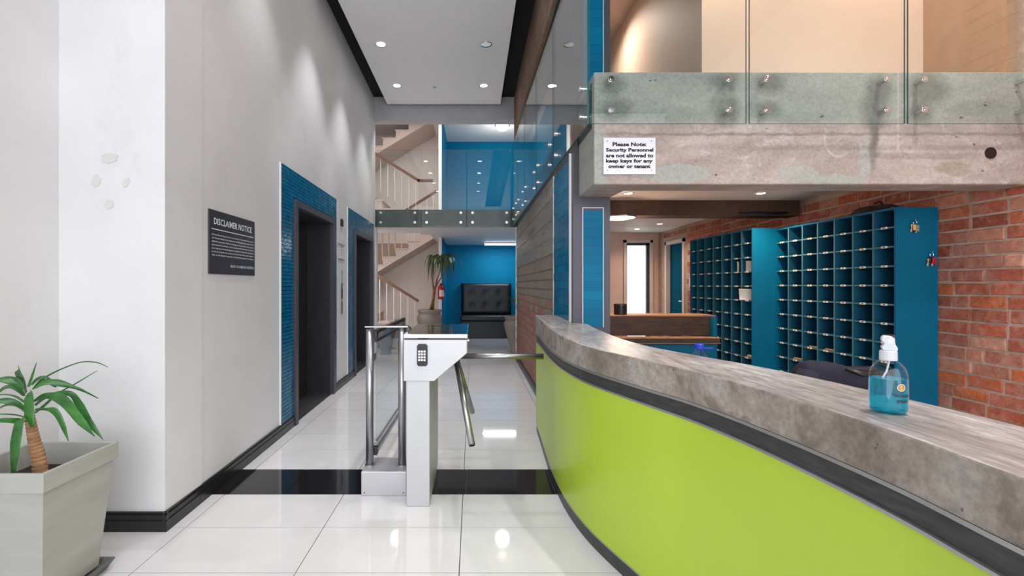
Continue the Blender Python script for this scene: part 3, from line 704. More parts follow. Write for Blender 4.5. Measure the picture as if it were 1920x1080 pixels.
# ------------------------------------------------------------------ reception counter
cp_ = [(4.28, .556), (3.95, .545), (3.6, .530), (3.15, .515), (2.75, .527), (2.4, .582), (2.02, .703), (1.75, .797), (1.43, .862), (1.05, .897), (.77, .888), (.3, .885), (-.5, .885)]
def catmull(P, n):
    out = []
    for i in range(len(P) - 1):
        p0, p1, p2, p3 = P[max(i - 1, 0)], P[i], P[i + 1], P[min(i + 2, len(P) - 1)]
        for k in range(n):
            t = k / n; out.append(tuple(.5 * (2 * p1[j] + (p2[j] - p0[j]) * t + (2 * p0[j] - 5 * p1[j] + 4 * p2[j] - p3[j]) * t * t + (3 * p1[j] - p0[j] - 3 * p2[j] + p3[j]) * t ** 3) for j in range(2)))
    out.append(P[-1]); return out
CV = catmull([(x, y) for y, x in cp_], 6)
def normals(P):
    out = []
    for i in range(len(P)):
        a = P[max(i - 1, 0)]; b = P[min(i + 1, len(P) - 1)]; d = Vector((b[0] - a[0], b[1] - a[1])).normalized(); out.append(Vector((-d.y, d.x)))
    return out
NV = normals(CV)          # points to +x (the office side)
def off(i, d, lim=True):
    x = CV[i][0] + NV[i].x * d; y = CV[i][1] + NV[i].y * d
    if lim and y > 3.585: x = min(x, .744)
    return x, y
def strip(d0, d1, z0, z1, name, mat, parent, rng=None, lim=True, ztop=None, **kw):
    idx = rng or range(len(CV)); vs = []
    for i in idx:
        a = off(i, d0, lim); b = off(i, d1, lim); zt = ztop(CV[i][1]) if ztop else z1
        vs += [(a[0], a[1], z0), (b[0], b[1], z0), (b[0], b[1], zt), (a[0], a[1], zt)]
    fs = []; n = len(vs) // 4
    for i in range(n - 1):
        for k in range(4): fs.append((i * 4 + k, i * 4 + (k + 1) % 4, i * 4 + 4 + (k + 1) % 4, i * 4 + 4 + k))
    fs += [(3, 2, 1, 0), tuple((n - 1) * 4 + k for k in range(4))]
    return obj(name, MB().add(vs, fs), mat, parent, **kw)
RC = empty('reception_counter', (.8, 2, 0), 'curved reception counter with lime green front and thick concrete top', 'counter')
zt = lambda y: .99 + max(0, min(1, (y - 2.3) / 1.9)) * .045
CT = strip(0, .31, .872, .99, 'counter_top', 'conc_counter', RC, ztop=zt, bevel=.006)
CT.data.materials.append(M['conc_top'])
for p in CT.data.polygons:
    if p.normal.z > .8 or p.normal.z < -.8 and p.center.z > .95: p.material_index = 1
strip(.012, .06, .808, .862, 'recessed_band', 'darkwood', RC)
strip(.002, .05, .862, .872, 'upper_trim', 'silver', RC)
strip(.003, .05, .800, .808, 'lower_trim', 'silver', RC)
strip(.006, .04, .075, .800, 'front_panel', 'lime', RC)
strip(.004, .04, .069, .075, 'kick_trim', 'silver', RC)
strip(.010, .05, .0, .069, 'kickboard', 'darkwood', RC)
iN = [i for i in range(len(CV)) if CV[i][1] < 3.5]
strip(.24, .26, .0, .872, 'back_panel', 'tealdark', RC, rng=iN)
strip(.26, .72, .70, .73, 'work_surface', 'woodtop', RC, rng=iN, lim=False)

# back desk in the office
BD = empty('back_desk', (1.9, 5.0, 0), 'dark brown timber desk with thick top in the back office', 'desk')
obj('desk_front', B(1.02, 2.47, 4.9, 4.96, .785, .98), 'wood', BD, bevel=.004); obj('desk_top', B(1.02, 2.475, 4.895, 5.25, .98, .995), 'woodtop', BD, bevel=.003)
obj('ledge', B(1.25, 2.43, 4.72, 4.90, .725, .775), 'wood', BD, bevel=.004); obj('ledge_lip', B(1.25, 2.435, 4.715, 4.72, .725, .733), 'woodtop', BD)
obj('ledge_surface', B(1.25, 2.435, 4.715, 4.90, .775, .781), 'woodtop', BD)
obj('modesty_panel', B(1.02, 2.42, 4.8, 4.84, 0, .725), 'teal', BD); obj('desk_end', B(2.42, 2.46, 4.84, 5.25, 0, .98), 'teal', BD)
PC = empty('pen_pot', (1.54, 5.02, .995), 'black cylindrical pot standing on the back desk near the bright window', 'pot')
obj('pot_body', MB().lathe([(.05, 0), (.065, .003), (.066, .11), (.06, .112), (.058, .02), (.001, .02)], 24), 'black', PC, Mw=T(1.54, 5.02, .995), smooth=False)
obj('pot_band', MB().lathe([(.0665, .09), (.068, .092), (.068, .1), (.0665, .102)], 24), 'darkmetal', PC, Mw=T(1.54, 5.02, .995))
OL = empty('surface_light', (1.66, 5.48, 2.08), 'flat round lit lamp under the second concrete beam in the office', 'light')
obj('lamp_plate', MB().lathe([(.185, -.012), (.19, 0)], 28), 'chrome', OL, Mw=T(1.66, 5.48, 2.08)); obj('lamp_cover', MB().lathe([(.001, -.03), (.12, -.026), (.17, -.012), (.17, -.01)], 28), 'dome', OL, Mw=T(1.66, 5.48, 2.08), smooth=True)
GO = 'warm downlights in the office ceiling'
for (x, y, z, lab) in ((1.60, 4.95, 2.25, 'warm lit downlight left of the pair just behind the big concrete beam'), (2.97, 4.95, 2.25, 'warm lit downlight right of the pair just behind the big concrete beam'),
                       (3.15, 8.1, 2.338, 'small warm downlight near the corner above the teal door'), (3.02, 8.85, 2.338, 'small warm downlight nearest the bright window in back office')):
    downlight(x, y, z, True, lab, 'warmlens', 80 if y < 6 else 34, (1, .72, .54), .04, GO, size=2.4, blend=1)
l = lamp('surface_lamp', 'POINT', (1.66, 5.48, 1.98), 14, (1, .78, .6), shadow_soft_size=.12); l.parent = OL; l.matrix_parent_inverse = T(1.66, 5.48, 2.08).inverted()
for (x, y, wh) in ((1.9, 1.1, 'nearest the counter'), (2.9, 2.3, 'nearest the brick wall')): downlight(x, y, HC, True, 'added fill downlight in the dark ceiling over the reception desk, %s' % wh, 'lens', 230, (1, .93, .88), .055, 'added fill downlights above the reception desk', size=2.0, blend=1)  # added downlights out of view, they brighten the reception side
struct('ceiling_gallery', B(.965, 3.67, 3.0, 8.56, 4.5, 4.56), 'peachceil')
for (x, y, wh) in ((1.9, 3.45, 'left'), (3.2, 3.45, 'right')): downlight(x, y, 4.5, True, 'warm lit downlight in the upper gallery ceiling, %s one behind the front glass' % wh, 'warmlens', 54, (1, .80, .66), .05, 'warm downlights of the upper gallery', size=2.6, blend=1)
downlight(1.4, 5.6, 4.5, True, 'added warm fill downlight in the upper gallery ceiling behind the tiled column', 'warmlens', 95, (1, .84, .74), .05, 'warm downlights of the upper gallery', size=2.8, blend=1)  # added downlight, brightens the dark side wall of the gallery


# ------------------------------------------------------------------ pigeonholes
def pigeon(name, xf, xb, Y0, Y1, nc, zt, zb, nr, label, dpt=.33):
    P = empty(name, ((xf + xb) / 2, (Y0 + Y1) / 2, 0), label, 'shelf unit')
    t = .016; cw = (Y1 - Y0) / nc; rh = (zt - zb) / nr
    obj('side_panel', B(xf, xb, Y0, Y0 + t, 0, zt), 'teal', P); obj('side_panel', B(xf, xb, Y1 - t, Y1, 0, zt), 'teal', P)
    obj('top_panel', B(xf, xb, Y0 + t, Y1 - t, zt - t, zt), 'teal', P); obj('plinth', B(xf + .01, xb, Y0 + t, Y1 - t, 0, zb), 'tealdark', P)
    obj('back_panel', B(xf + dpt, xf + dpt + .01, Y0 + t, Y1 - t, zb, zt - t), 'tealdark', P)
    dv = B(xf, xf + dpt, -t / 2, t / 2, zb, zt - t).mesh('divider'); dv.materials.append(M['tealdark']); dv.materials.append(M['edge']); dv.polygons[5].material_index = 1
    for k in range(1, nc): o = bpy.data.objects.new('divider', dv); link(o, P, T(0, Y0 + k * cw, 0))
    sh = B(xf + .003, xf + dpt, Y0 + t, Y1 - t, -.006, .006).mesh('shelf'); sh.materials.append(M['tealdark']); sh.materials.append(M['edge']); sh.polygons[5].material_index = 1
    tg = B(xf - .003, xf + .003, -.028, .028, -.008, .008).mesh('number_tag'); tg.materials.append(M['tag'])
    pr = B(xf - .0036, xf - .003, -.008, .008, -.004, .004).mesh('printed_number'); pr.materials.append(M['ink'])
    for r in range(1, nr + 1):
        z = zt - r * rh
        if r < nr: o = bpy.data.objects.new('shelf', sh); link(o, P, T(0, 0, z))
        if z < .35: continue
        for k in range(nc):
            o = bpy.data.objects.new('number_tag', tg); link(o, P, T(0, Y0 + (k + .5) * cw, z))
            q = bpy.data.objects.new('printed_number', pr); link(q, o, T(0, Y0 + (k + .5) * cw, z))
    return cw, rh
cwn, rhn = pigeon('pigeonhole_unit', 3.32, 3.65, 3.77, 5.27, 7, 1.915, .22, 11, 'teal pigeonhole unit nearer the camera, plain side panel beside the bricks')
cwf, rhf = pigeon('pigeonhole_unit', 3.065, 3.65, 5.27, 6.78, 7, 1.93, .17, 11, 'teal pigeonhole unit further back, projecting beyond the nearer unit')
def sheet(name, x, y, z, l, h, th, tilt, mat, label, curl=.02, yaw=0):
    mb = MB(); n = 6; vs = []; fs = []
    for i in range(n + 1):
        s = i / n
        for (yy) in (-l / 2, l / 2):
            for t_ in (0, th): vs.append((curl * math.sin(PI * s) + t_, yy, s * h))
    for i in range(n):
        b = i * 4
        fs += [(b, b + 4, b + 6, b + 2), (b + 1, b + 3, b + 7, b + 5), (b, b + 1, b + 5, b + 4), (b + 2, b + 6, b + 7, b + 3)]
    fs += [(0, 2, 3, 1), (n * 4, n * 4 + 1, n * 4 + 3, n * 4 + 2)]
    o = obj(name, mb.add(vs, fs), mat, None, Mw=T(x, y, z) @ Matrix.Rotation(yaw, 4, 'Z') @ Matrix.Rotation(tilt, 4, 'Y'), label=label, cat='paper', group='mail left in the pigeonholes'); return o
def cell(unit, c, r):      # c from the far end, r shelf row from the top (item stands on that shelf)
    if unit == 'n': return 3.32, 5.27 - (c + .5) * cwn, 1.915 - r * rhn + .007
    return 3.065, 6.78 - (c + .5) * cwf, 1.93 - r * rhf + .007
for (U, c, r, nm, l, h, tilt, mat, lab, dx) in (
        ('f', 6, 3, 'envelope', .11, .12, .1, 'paper', 'white envelope standing in the further unit, last column, third row', .03),
        ('f', 6, 5, 'folded_leaflet', .15, .13, -.35, 'paper', 'white folded leaflet leaning out of the further unit, fifth row', -.02),
        ('f', 6, 4, 'letter', .12, .05, .8, 'paper', 'letter lying slanted in the further unit, just above the leaning leaflet', .03),
        ('f', 5, 3, 'letter', .02, .12, -.1, 'paper', 'thin white letter on edge in the sixth column of the further unit', .0),
        ('f', 6, 9, 'parcel_card', .18, .05, 1.2, 'manila', 'manila card lying near the bottom right of the further unit', -.01),
        ('f', 1, 3, 'letter', .12, .01, 1.4, 'manila', 'flat manila letter in the second column of the further unit', -.01),
        ('n', 1, 9, 'newspaper', .2, .05, 1.3, 'manila', 'orange lit newspaper in the nearer unit, second column from far end', -.02),
        ('n', 3, 8, 'letter', .16, .04, 1.3, 'manila', 'manila letter in the nearer unit, fourth column near the jacket', -.01),
        ('n', 2, 8, 'letter', .16, .035, 1.3, 'manila', 'manila letter in the nearer unit, third column near the jacket', -.01),
        ('n', 5, 8, 'folded_leaflet', .1, .07, .9, 'paper', 'grey folded leaflet in the nearer unit above the jacket', .08),
        ('n', 4, 7, 'folded_leaflet', .1, .05, .9, 'paper', 'grey leaflet in the fifth column of the nearer unit', .08)):
    x, y, z = cell(U, c, r); sheet(nm, x + dx + .03 + (.01 if abs(tilt) < .5 else 0), y + (.03 if abs(tilt) < .5 else 0), z, l, h, .004, tilt, mat, lab, curl=.012, yaw=.9 if abs(tilt) < .5 else 0)
# key bunches hung on the side panel
def keys(x, z, s, body, body2, label):
    k = empty('key_bunch', (x, 3.765, z), label, 'keys'); Y = 3.756
    obj('hook', MB().tube([(x, 3.77, z + .004), (x, 3.745, z), (x, 3.745, z + .01)], .0022, 6), 'chrome', k)
    ring = [(x + .014 * math.cos(a_ * PI / 8), Y - .004, z - .014 + .014 * math.sin(a_ * PI / 8)) for a_ in range(17)]
    obj('key_ring', MB().tube(ring, .0016, 6), 'chrome', k)
    q = random.Random(s)
    for j in range(4):
        cx = x - .02 + j * .013; cz = z - .035 - q.uniform(0, .02); a_ = q.uniform(-.35, .35)
        mb = MB().disc((0, 0, 0), (0, -1, 0), .012, .003, 12).box(-.004, .004, -.003, 0, -.05, -.008).box(.003, .009, -.003, 0, -.046, -.04).box(.003, .008, -.003, 0, -.034, -.03)
        obj('key', mb, 'chrome' if j % 2 else M['manila'], k, Mw=T(cx, Y - j * .003, cz) @ Matrix.Rotation(a_, 4, 'Y'))
    obj('key_fob', B(x - .004, x + .022, Y - .018, Y - .011, z - .085, z - .035), body, k, bevel=.004); obj('key_fob', B(x - .024, x - .002, Y - .016, Y - .011, z - .075, z - .03), body2, k, bevel=.004)
keys(3.455, 1.805, 1, M['urn'], 'manila', 'key bunch with pink and orange fobs hung higher on teal panel')
keys(3.585, 1.553, 2, 'red', 'black', 'key bunch with red and black fobs hung lower on teal panel')
for i, (x, z) in enumerate(((3.42, 1.73), (3.59, 1.72))): obj('screw_hook', MB().disc((x, 3.772, z), (0, -1, 0), .004, .015, 8), 'chrome', None, label=['small bare screw hook left of the upper keys on teal panel', 'small bare screw hook above the lower keys on teal panel'][i], cat='hook')
# dark bag on top of the near unit and the clutter on the second beam
def lump(name, cx, cy, cz, rx, ry, rz, seed, mat, parent, nz=.25, half=True):
    bm = bmesh.new(); bmesh.ops.create_icosphere(bm, subdivisions=4, radius=1)
    for v in bm.verts:
        c_ = v.co.copy(); d = 1 + nz * noise.noise(c_ * 1.6 + Vector((seed, 0, 0))) + nz * .4 * noise.noise(c_ * 5 + Vector((seed, 3, 0)))
        v.co = Vector((c_.x * rx * d, c_.y * ry * d, c_.z * rz * d))
        if half and v.co.z < 0: v.co.z = 0
    me = bpy.data.meshes.new(name); bm.to_mesh(me); bm.free(); return obj(name, me, mat, parent, Mw=T(cx, cy, cz), smooth=True)
bg = lump('cloth_bag', 3.47, 4.15, 1.916, .11, .26, .075, 5, 'black', None); props(bg, 'dark crumpled cloth bag lying on top of the nearer pigeonhole unit', 'bag')
obj('bag_handle', MB().tube([(3.44, 4.02, 1.97), (3.44, 4.06, 2.01), (3.44, 4.11, 2.0)], .008, 8), 'black', bg)
cb = obj('cable_clamp', MB().tube([(2.95, 5.33, 2.10), (3.15, 5.33, 2.11), (3.35, 5.33, 2.10), (3.5, 5.35, 2.11)], [.006, .012, .014, .01], 8), 'black', None, label='black cable run along the lower face of second beam by brick wall', cat='cable')

# ------------------------------------------------------------------ turnstile
TS = empty('turnstile', (-.3, 3.15, 0), 'waist high stainless steel tripod turnstile on a white steel pedestal', 'turnstile')
obj('pedestal', B(-.392, -.255, 2.82, 3.5, 0, .745), 'steelbox', TS, bevel=.003)
hd = [(-.405, .742), (-.226, .742), (-.034, .905), (-.034, .985), (-.405, .985)]
obj('head', MB().extr([(x, 3.5, z) for x, z in hd], [(x, 2.79, z) for x, z in hd]), 'steelbox', TS, bevel=.004)
obj('lid', B(-.407, -.028, 2.78, 3.51, .99, 1.018), 'polished', TS, bevel=.008, seg=3)
lettering('COMB', .13, .05, 'ink', TS, T(-.335, 3.33, 1.0185), ext=.001, bold=.02)
KP = obj('keypad', MB().extr([(x, 2.79, z) for x, z in ((-.326, .84), (-.316, .83), (-.274, .83), (-.264, .84), (-.264, .95), (-.274, .96), (-.316, .96), (-.326, .95))], [(x, 2.772, z) for x, z in ((-.324, .842), (-.315, .833), (-.275, .833), (-.266, .842), (-.266, .948), (-.275, .957), (-.315, .957), (-.324, .948))][::1]), 'black', TS)
kb = B(-.0058, .0058, -.004, 0, -.0055, .0055).mesh('key_button'); kb.materials.append(M['letter'])
for i in range(3):
    for j in range(4): o = bpy.data.objects.new('key_button', kb); link(o, KP, T(-.311 + i * .0155 + .0, 2.772, .918 - j * .0165))
hub = Vector((-.115, 3.15, .835))
obj('hub', MB().disc(hub + Vector((-.06, 0, .05)), (1, 0, -1), .07, .075, 24), 'darkmetal', TS)
for e in ((.458, 3.15, .834), (-.006, 2.81, .365), (-.006, 3.49, .38)):
    e = Vector(e); d = (e - hub).normalized()
    a_ = obj('arm', MB().tube([hub + d * .02, e], .019, 18), 'steel', TS, smooth=False)
    for p in a_.data.polygons: p.use_smooth = len(p.vertices) == 4
    obj('arm_cap', MB().disc(e, d, .0175, .004, 18), 'darkmetal', a_)
for x, z in ((-.03, 1.0),): obj('lock', MB().disc((-.034, 2.83, .975), (1, 0, 0), .008, .01, 12), 'chrome', TS)
lettering('', .1, .01, 'ink', TS, I4) if False else None

# swing gate beside the turnstile
SG = empty('swing_gate', (-.55, 3.08, 0), 'stainless steel swing gate with glass panel left of the turnstile', 'gate')
obj('base_box', B(-.691, -.411, 2.962, 3.21, 0, .15), 'steelbox', SG, bevel=.004)
for x in (-.672, -.43): obj('fixing_screw', MB().disc((x, 2.963, .02), (0, -1, 0), .004, .002, 8), 'ink', SG)
for x, zt_ in ((-.662, 1.02), (-.455, 1.032)):
    a_ = obj('post', MB().tube([(x, 3.075, .15), (x, 3.075, zt_)], .0245, 24), 'steel', SG)
    for p in a_.data.polygons: p.use_smooth = len(p.vertices) == 4
    obj('post_collar', MB().disc((x, 3.075, .15), (0, 0, 1), .032, .008, 24), 'steel', a_)
obj('top_plate', B(-.688, -.412, 3.045, 3.105, 1.032, 1.042), 'polished', SG, bevel=.003)
obj('hinge_block', B(-.44, -.405, 3.09, 3.15, .985, 1.03), 'darkmetal', SG, bevel=.003)
for z in (.985, .235): obj('hinge', MB().box(-.655, -.618, 3.09, 3.14, z - .03, z + .02), 'black', SG, bevel=.004)
gp = lambda Y: -.632 + (Y - 3.1) * .012
for z0, z1 in ((.985, 1.012), (.93, .95), (.21, .237), (.27, .288)):
    d = .013 if z0 in (.985, .21) else .008
    obj('gate_rail', MB().prism([(gp(3.11) - d, 3.11), (gp(3.11) + d, 3.11), (gp(4.28) + d, 4.28), (gp(4.28) - d, 4.28)], z0, z1), 'darkmetal' if z0 > .9 else 'steel', SG, bevel=.003)
obj('gate_end_rail', B(gp(4.28) - .013, gp(4.28) + .013, 4.265, 4.29, .21, 1.012), 'darkmetal', SG)
obj('gate_glass', MB().prism([(gp(3.13) - .003, 3.13), (gp(3.13) + .003, 3.13), (gp(4.27) + .003, 4.27), (gp(4.27) - .003, 4.27)], .237, .985), 'clearglass', SG)

# ------------------------------------------------------------------ signs
MS = ML @ T(0, u(2.975), 1.372)
DN = empty('wall_sign', (0, 0, 0), 'dark disclaimer notice board with white lettering on the left wall', 'sign', Mw=MS)
obj('board', B(0, .008, 0, .645, 0, .405), 'signblack', DN, Mw=MS, bevel=.001)
def wtext(s, y, z, wd, h, bold=0): lettering(s, wd, h, 'letter', DN, MS @ T(.0085, y, z) @ FACE_PX, bold=bold)
wtext('DISCLAIMER NOTICE', .055, .315, .535, .042, .015)
obj('rule', B(.008, .0092, .03, .62, .282, .287), 'letter', DN, Mw=MS)
for i, s in enumerate(['Persons who enter these premises do so at their own risk and agree that the owners,', 'the Owners, Body Corp, Operators and Managing Agents shall not be',
        'liable for any injury, death or damage to the property of any person', 'that enters the premises, it is by a risk assumed, howsoever it is caused,',
        'by or arising from the use of equipment or facilities or otherwise on the premises', 'nor for loss of goods due to the act or omission of the Owners, their employees',
        'and, or the Body Corporate, Contractors, agents or invitees.']): wtext(s, .03, .242 - i * .0215, .59, .0135, .012)
wtext('RIGHT OF ADMISSION RESERVED', .27, .048, .355, .017, .01)
x0, z1 = bp(1131.5, 258.5, 3.13); x1, z0 = bp(1229, 327, 3.13)
PN = empty('notice_sign', (x0, 3.13, z0), 'white security notice with bold black lettering on concrete beam', 'sign')
obj('board', B(x0, x1, 3.128, 3.136, z0, z1), 'signwhite', PN, bevel=.001)
for s, a, b, yb, h in (('Please Note:', 1148.5, 1212, 274.5, 7.5), ('Security Personnel', 1136, 1225, 286.5, 9), ('are not allowed to', 1136, 1225, 295.5, 7.6), ('keep keys for any', 1136, 1224, 307, 9), ('owner or tenant', 1140.5, 1219.5, 315.5, 6.6)):
    xa, za = bp(a, yb, 3.128); lettering(s, (b - a) * 3.128 / K, h * 3.128 / K, 'ink', PN, T(xa, 3.1275, za) @ FACE_NY, bold=.045)
for px, py in ((1139, 264.5), (1221.5, 264.5), (1139, 319.5), (1221.5, 319)): x, z = bp(px, py, 3.128); obj('screw', MB().disc((x, 3.128, z), (0, -1, 0), .003, .002, 8), 'ink', PN)

# ------------------------------------------------------------------ planter with dracaena in the foreground
PX0, PX1, PY0, PY1 = -2.04, -1.647, 1.84, 2.229
cx_, cy_ = (PX0 + PX1) / 2, (PY0 + PY1) / 2
PL = empty('square_planter', (cx_, cy_, 0), 'grey tapered square planter in a dark saucer at front left', 'planter')
def frustum(rs, c=(cx_, cy_)):
    vs = []; fs = []
    for h, z in rs: vs += [(c[0] - h, c[1] - h, z), (c[0] + h, c[1] - h, z), (c[0] + h, c[1] + h, z), (c[0] - h, c[1] + h, z)]
    for i in range(len(rs) - 1):
        for k in range(4): fs.append((i * 4 + k, i * 4 + (k + 1) % 4, i * 4 + 4 + (k + 1) % 4, i * 4 + 4 + k))
    fs += [(3, 2, 1, 0), tuple(len(rs) * 4 - 4 + k for k in range(4))]; return MB().add(vs, fs)
H_ = .196
obj('body', frustum([(.145, .03), (.184, .5), (H_, .5), (H_, .576), (H_ - .016, .576), (H_ - .024, .47)]), 'potgrey', PL, bevel=.003)
obj('soil', frustum([(.15, .44), (.1725, .478), (.001, .50)]), 'soil', PL)
obj('saucer', frustum([(.165, .0), (.192, .045), (.18, .045), (.16, .02)]), 'saucer', PL, bevel=.006)
PT = empty('dracaena_plant', (-1.822, 2.02, .485), 'small green dracaena with arching strap leaves and ringed trunk', 'plant')
def wp(px, py, Y): return Vector(((px - 887) * Y / K, Y, 1.3 + (535 - py) * Y / K))
trp = [wp(76, 895, 2.02), wp(73, 860, 2.02), wp(65, 830, 2.02), wp(59, 800, 2.02), wp(54, 770, 2.02), wp(50, 738, 2.02)]
fine = catmull([(p.x, p.z) for p in trp], 9)
obj('trunk', MB().tube([(x, 2.02, z) for x, z in fine[:34]], [.026 - .014 * (i / 45) + (.0025 if i % 2 else 0) for i in range(34)], 14), 'bark', PT)
def leaf(pts, wds, parent, mat='leaf', fold=.25, name='leaf', up=None, n=6):
    P = [Vector(p) for p in pts]; S = []
    for i in range(len(P) - 1):
        p0, p1, p2, p3 = P[max(i - 1, 0)], P[i], P[i + 1], P[min(i + 2, len(P) - 1)]
        w0, w1 = wds[i], wds[i + 1]
        for k in range(n):
            t = k / n; S.append((.5 * (2 * p1 + (p2 - p0) * t + (2 * p0 - 5 * p1 + 4 * p2 - p3) * t * t + (3 * p1 - p0 - 3 * p2 + p3) * t ** 3), w0 + (w1 - w0) * (3 * t * t - 2 * t ** 3)))
    S.append((P[-1], wds[-1])); vs = []; fs = []
    ref = Vector(up) if up else None
    for i, (p, w_) in enumerate(S):
        d = (S[min(i + 1, len(S) - 1)][0] - S[max(i - 1, 0)][0]).normalized()
        side = d.cross(Vector(ref or (0, 0, 1)))
        if side.length < .05: side = Vector((1, 0, 0))
        side.normalize(); nn = side.cross(d).normalized()
        vs += [p - side * w_ / 2 + nn * w_ * fold, p, p + side * w_ / 2 + nn * w_ * fold]
    for i in range(len(S) - 1):
        b = i * 3; fs += [(b, b + 1, b + 4, b + 3), (b + 1, b + 2, b + 5, b + 4)]
    o = obj(name, MB().add(vs, fs), mat, parent, smooth=True); m = o.modifiers.new('thick', 'SOLIDIFY'); m.thickness = .0016; return o
F = (0, -1, .35)      # leaf blades broadly turned to the viewer
LV = [  # pixel points with a depth each, then widths in metres
    ([(56, 735, 2.01), (57, 745, 1.97), (58, 770, 1.95), (62, 800, 1.94)], [.02, .045, .048, .02], F),
    ([(50, 778, 2.0), (40, 790, 1.93), (33, 830, 1.9), (26, 890, 1.9)], [.02, .045, .05, .022], F),
    ([(64, 752, 2.0), (88, 742, 1.98), (120, 750, 1.95), (150, 785, 1.92), (177, 818, 1.9)], [.012, .028, .05, .04, .004], F),
    ([(66, 760, 2.04), (92, 742, 2.05), (132, 738, 2.06), (152, 760, 2.08), (172, 795, 2.1), (193, 824, 2.1)], [.012, .02, .026, .04, .03, .003], F),
    ([(66, 768, 2.02), (85, 767, 2.02), (105, 772, 2.02), (118, 795, 2.02), (128, 827, 2.02)], [.01, .012, .032, .026, .003], F),
    ([(62, 730, 2.05), (80, 712, 2.1), (110, 695, 2.15), (150, 680, 2.2), (180, 680, 2.22), (202, 688, 2.25)], [.01, .016, .014, .012, .011, .004], (0, -.3, 1)),
    ([(66, 775, 2.05), (85, 760, 2.1), (110, 738, 2.15), (145, 718, 2.2), (182, 695, 2.25)], [.012, .02, .016, .012, .003], (0, -.3, 1)),
    ([(66, 728, 2.03), (85, 718, 2.05), (110, 718, 2.07), (145, 728, 2.1), (165, 737, 2.12), (184, 747, 2.14)], [.01, .026, .034, .014, .008, .003], F),
    ([(60, 722, 2.05), (72, 712, 2.08), (85, 710, 2.1), (96, 717, 2.1), (105, 726, 2.1)], [.014, .026, .028, .024, .006], F),
    ([(50, 735, 2.06), (48, 720, 2.12), (40, 705, 2.16), (35, 692, 2.2)], [.02, .034, .05, .044], (0, -1, 0)),
    ([(54, 725, 2.05), (60, 708, 2.07), (68, 680, 2.1)], [.014, .014, .002], F),
    ([(46, 742, 2.02), (35, 725, 2.0), (15, 715, 1.98), (-15, 712, 1.96)], [.014, .026, .024, .004], F),
    ([(46, 728, 2.08), (35, 714, 2.12), (20, 708, 2.15), (0, 710, 2.2), (-25, 722, 2.2)], [.014, .02, .012, .01, .004], F),
    ([(47, 755, 2.03), (30, 744, 2.06), (10, 740, 2.1), (-18, 742, 2.12)], [.01, .01, .009, .004], (0, -.4, 1)),
    ([(48, 768, 2.0), (35, 757, 1.98), (15, 752, 1.96), (-15, 752, 1.94)], [.012, .024, .03, .01], F),
    ([(46, 770, 2.06), (30, 760, 2.1), (10, 760, 2.14), (-8, 770, 2.16)], [.01, .012, .01, .006], F),
    ([(47, 783, 2.02), (32, 779, 2.0), (10, 777, 1.98), (-15, 778, 1.96)], [.012, .012, .01, .004], (0, -.3, 1)),
    ([(48, 790, 2.0), (30, 789, 1.96), (8, 788, 1.93), (-18, 790, 1.9)], [.014, .026, .022, .006], F),
    ([(44, 740, 2.1), (25, 726, 2.15), (8, 728, 2.2), (-12, 745, 2.2)], [.012, .02, .02, .004], F),
]
for pts, wd, upv in LV: leaf([wp(*p) for p in pts], [v * .8 for v in wd], PT, up=upv)

# urns
def urn(x, y, h, r, label):
    U = empty('urn_planter', (x, y, 0), label, 'planter')
    pr = [(.55, 0), (.58, .03), (.52, .08), (.58, .2), (.82, .5), (.98, .72), (1.0, .80), (.93, .86), (.86, .885), (.9, .92), (.97, .95), (.97, .985), (.93, 1.0), (.86, .99), (.82, .93), (.001, .9)]
    obj('urn_body', MB().lathe([(a * r, b * h) for a, b in pr], 36), 'urn', U, Mw=T(x, y, 0), smooth=True)
    obj('soil', MB().lathe([(.001, h * .925), (r * .84, h * .92), (r * .84, h * .9)], 24), 'soil', U, Mw=T(x, y, 0))
    return U
urn(-.90, 9.95, .80, .262, 'rounded grey urn planter holding the forked dracaena tree by stairs')
urn(.86, 9.3, .71, .265, 'grey urn planter at the right end of the corridor by the sofa')
urn(-1.66, 9.12, .55, .19, 'smaller grey urn planter standing beyond the second lift')
TR = empty('dracaena_tree', (-.88, 9.95, .76), 'tall forked dracaena tree with drooping leaves in rounded urn', 'plant')
def tp_(px, py, Y=9.95): return wp(px, py, Y)
obj('trunk', MB().tube([tp_(811, 585), tp_(812, 565), tp_(815, 541)], [.036, .030, .032], 12), 'bark2', TR, smooth=True)
obj('trunk', MB().tube([tp_(806, 584, 9.9), tp_(812, 560, 9.9), tp_(815, 538, 9.95)], [.022, .02, .02], 10), 'bark2', TR, smooth=True)
tops = [((811, 485), [(813, 542), (810, 520), (811, 500), (812, 484)], 9.95), ((826, 485), [(816, 540), (819, 525), (824, 512), (827, 484)], 9.85), ((841, 483), [(816, 541), (822, 528), (834, 512), (841, 484)], 10.02)]
for (c, pts, Y) in tops:
    obj('branch', MB().tube([tp_(a, b, 9.95 + (Y - 9.95) * i / 3) for i, (a, b) in enumerate(pts)], [.018, .013, .012, .014], 8), 'bark2', TR, smooth=True)
    cc = tp_(c[0], c[1] - 2, Y); q = random.Random(c[0])
    for k in range(12):
        a_ = 2 * PI * k / 12 + q.uniform(-.2, .2); L_ = q.uniform(.1, .34); dr = q.uniform(.2, .5); up_ = q.uniform(.02, .07)
        dx, dy = math.cos(a_), math.sin(a_) * .8
        leaf([cc, cc + Vector((dx * L_ * .4, dy * L_ * .4, up_)), cc + Vector((dx * L_ * .8, dy * L_ * .8, -dr * .35)), cc + Vector((dx * L_, dy * L_, -dr))], [.016, .034, .03, .003], TR, 'leafdull', n=3)
DT = empty('dry_plant', (.86, 9.3, .66), 'sparse dry plant with a few bent leaves in the right urn', 'plant')
obj('stem', MB().tube([(.86, 9.3, .64), (.84, 9.28, .85), (.80, 9.27, 1.05)], [.02, .016, .012], 8), 'bark2', DT)
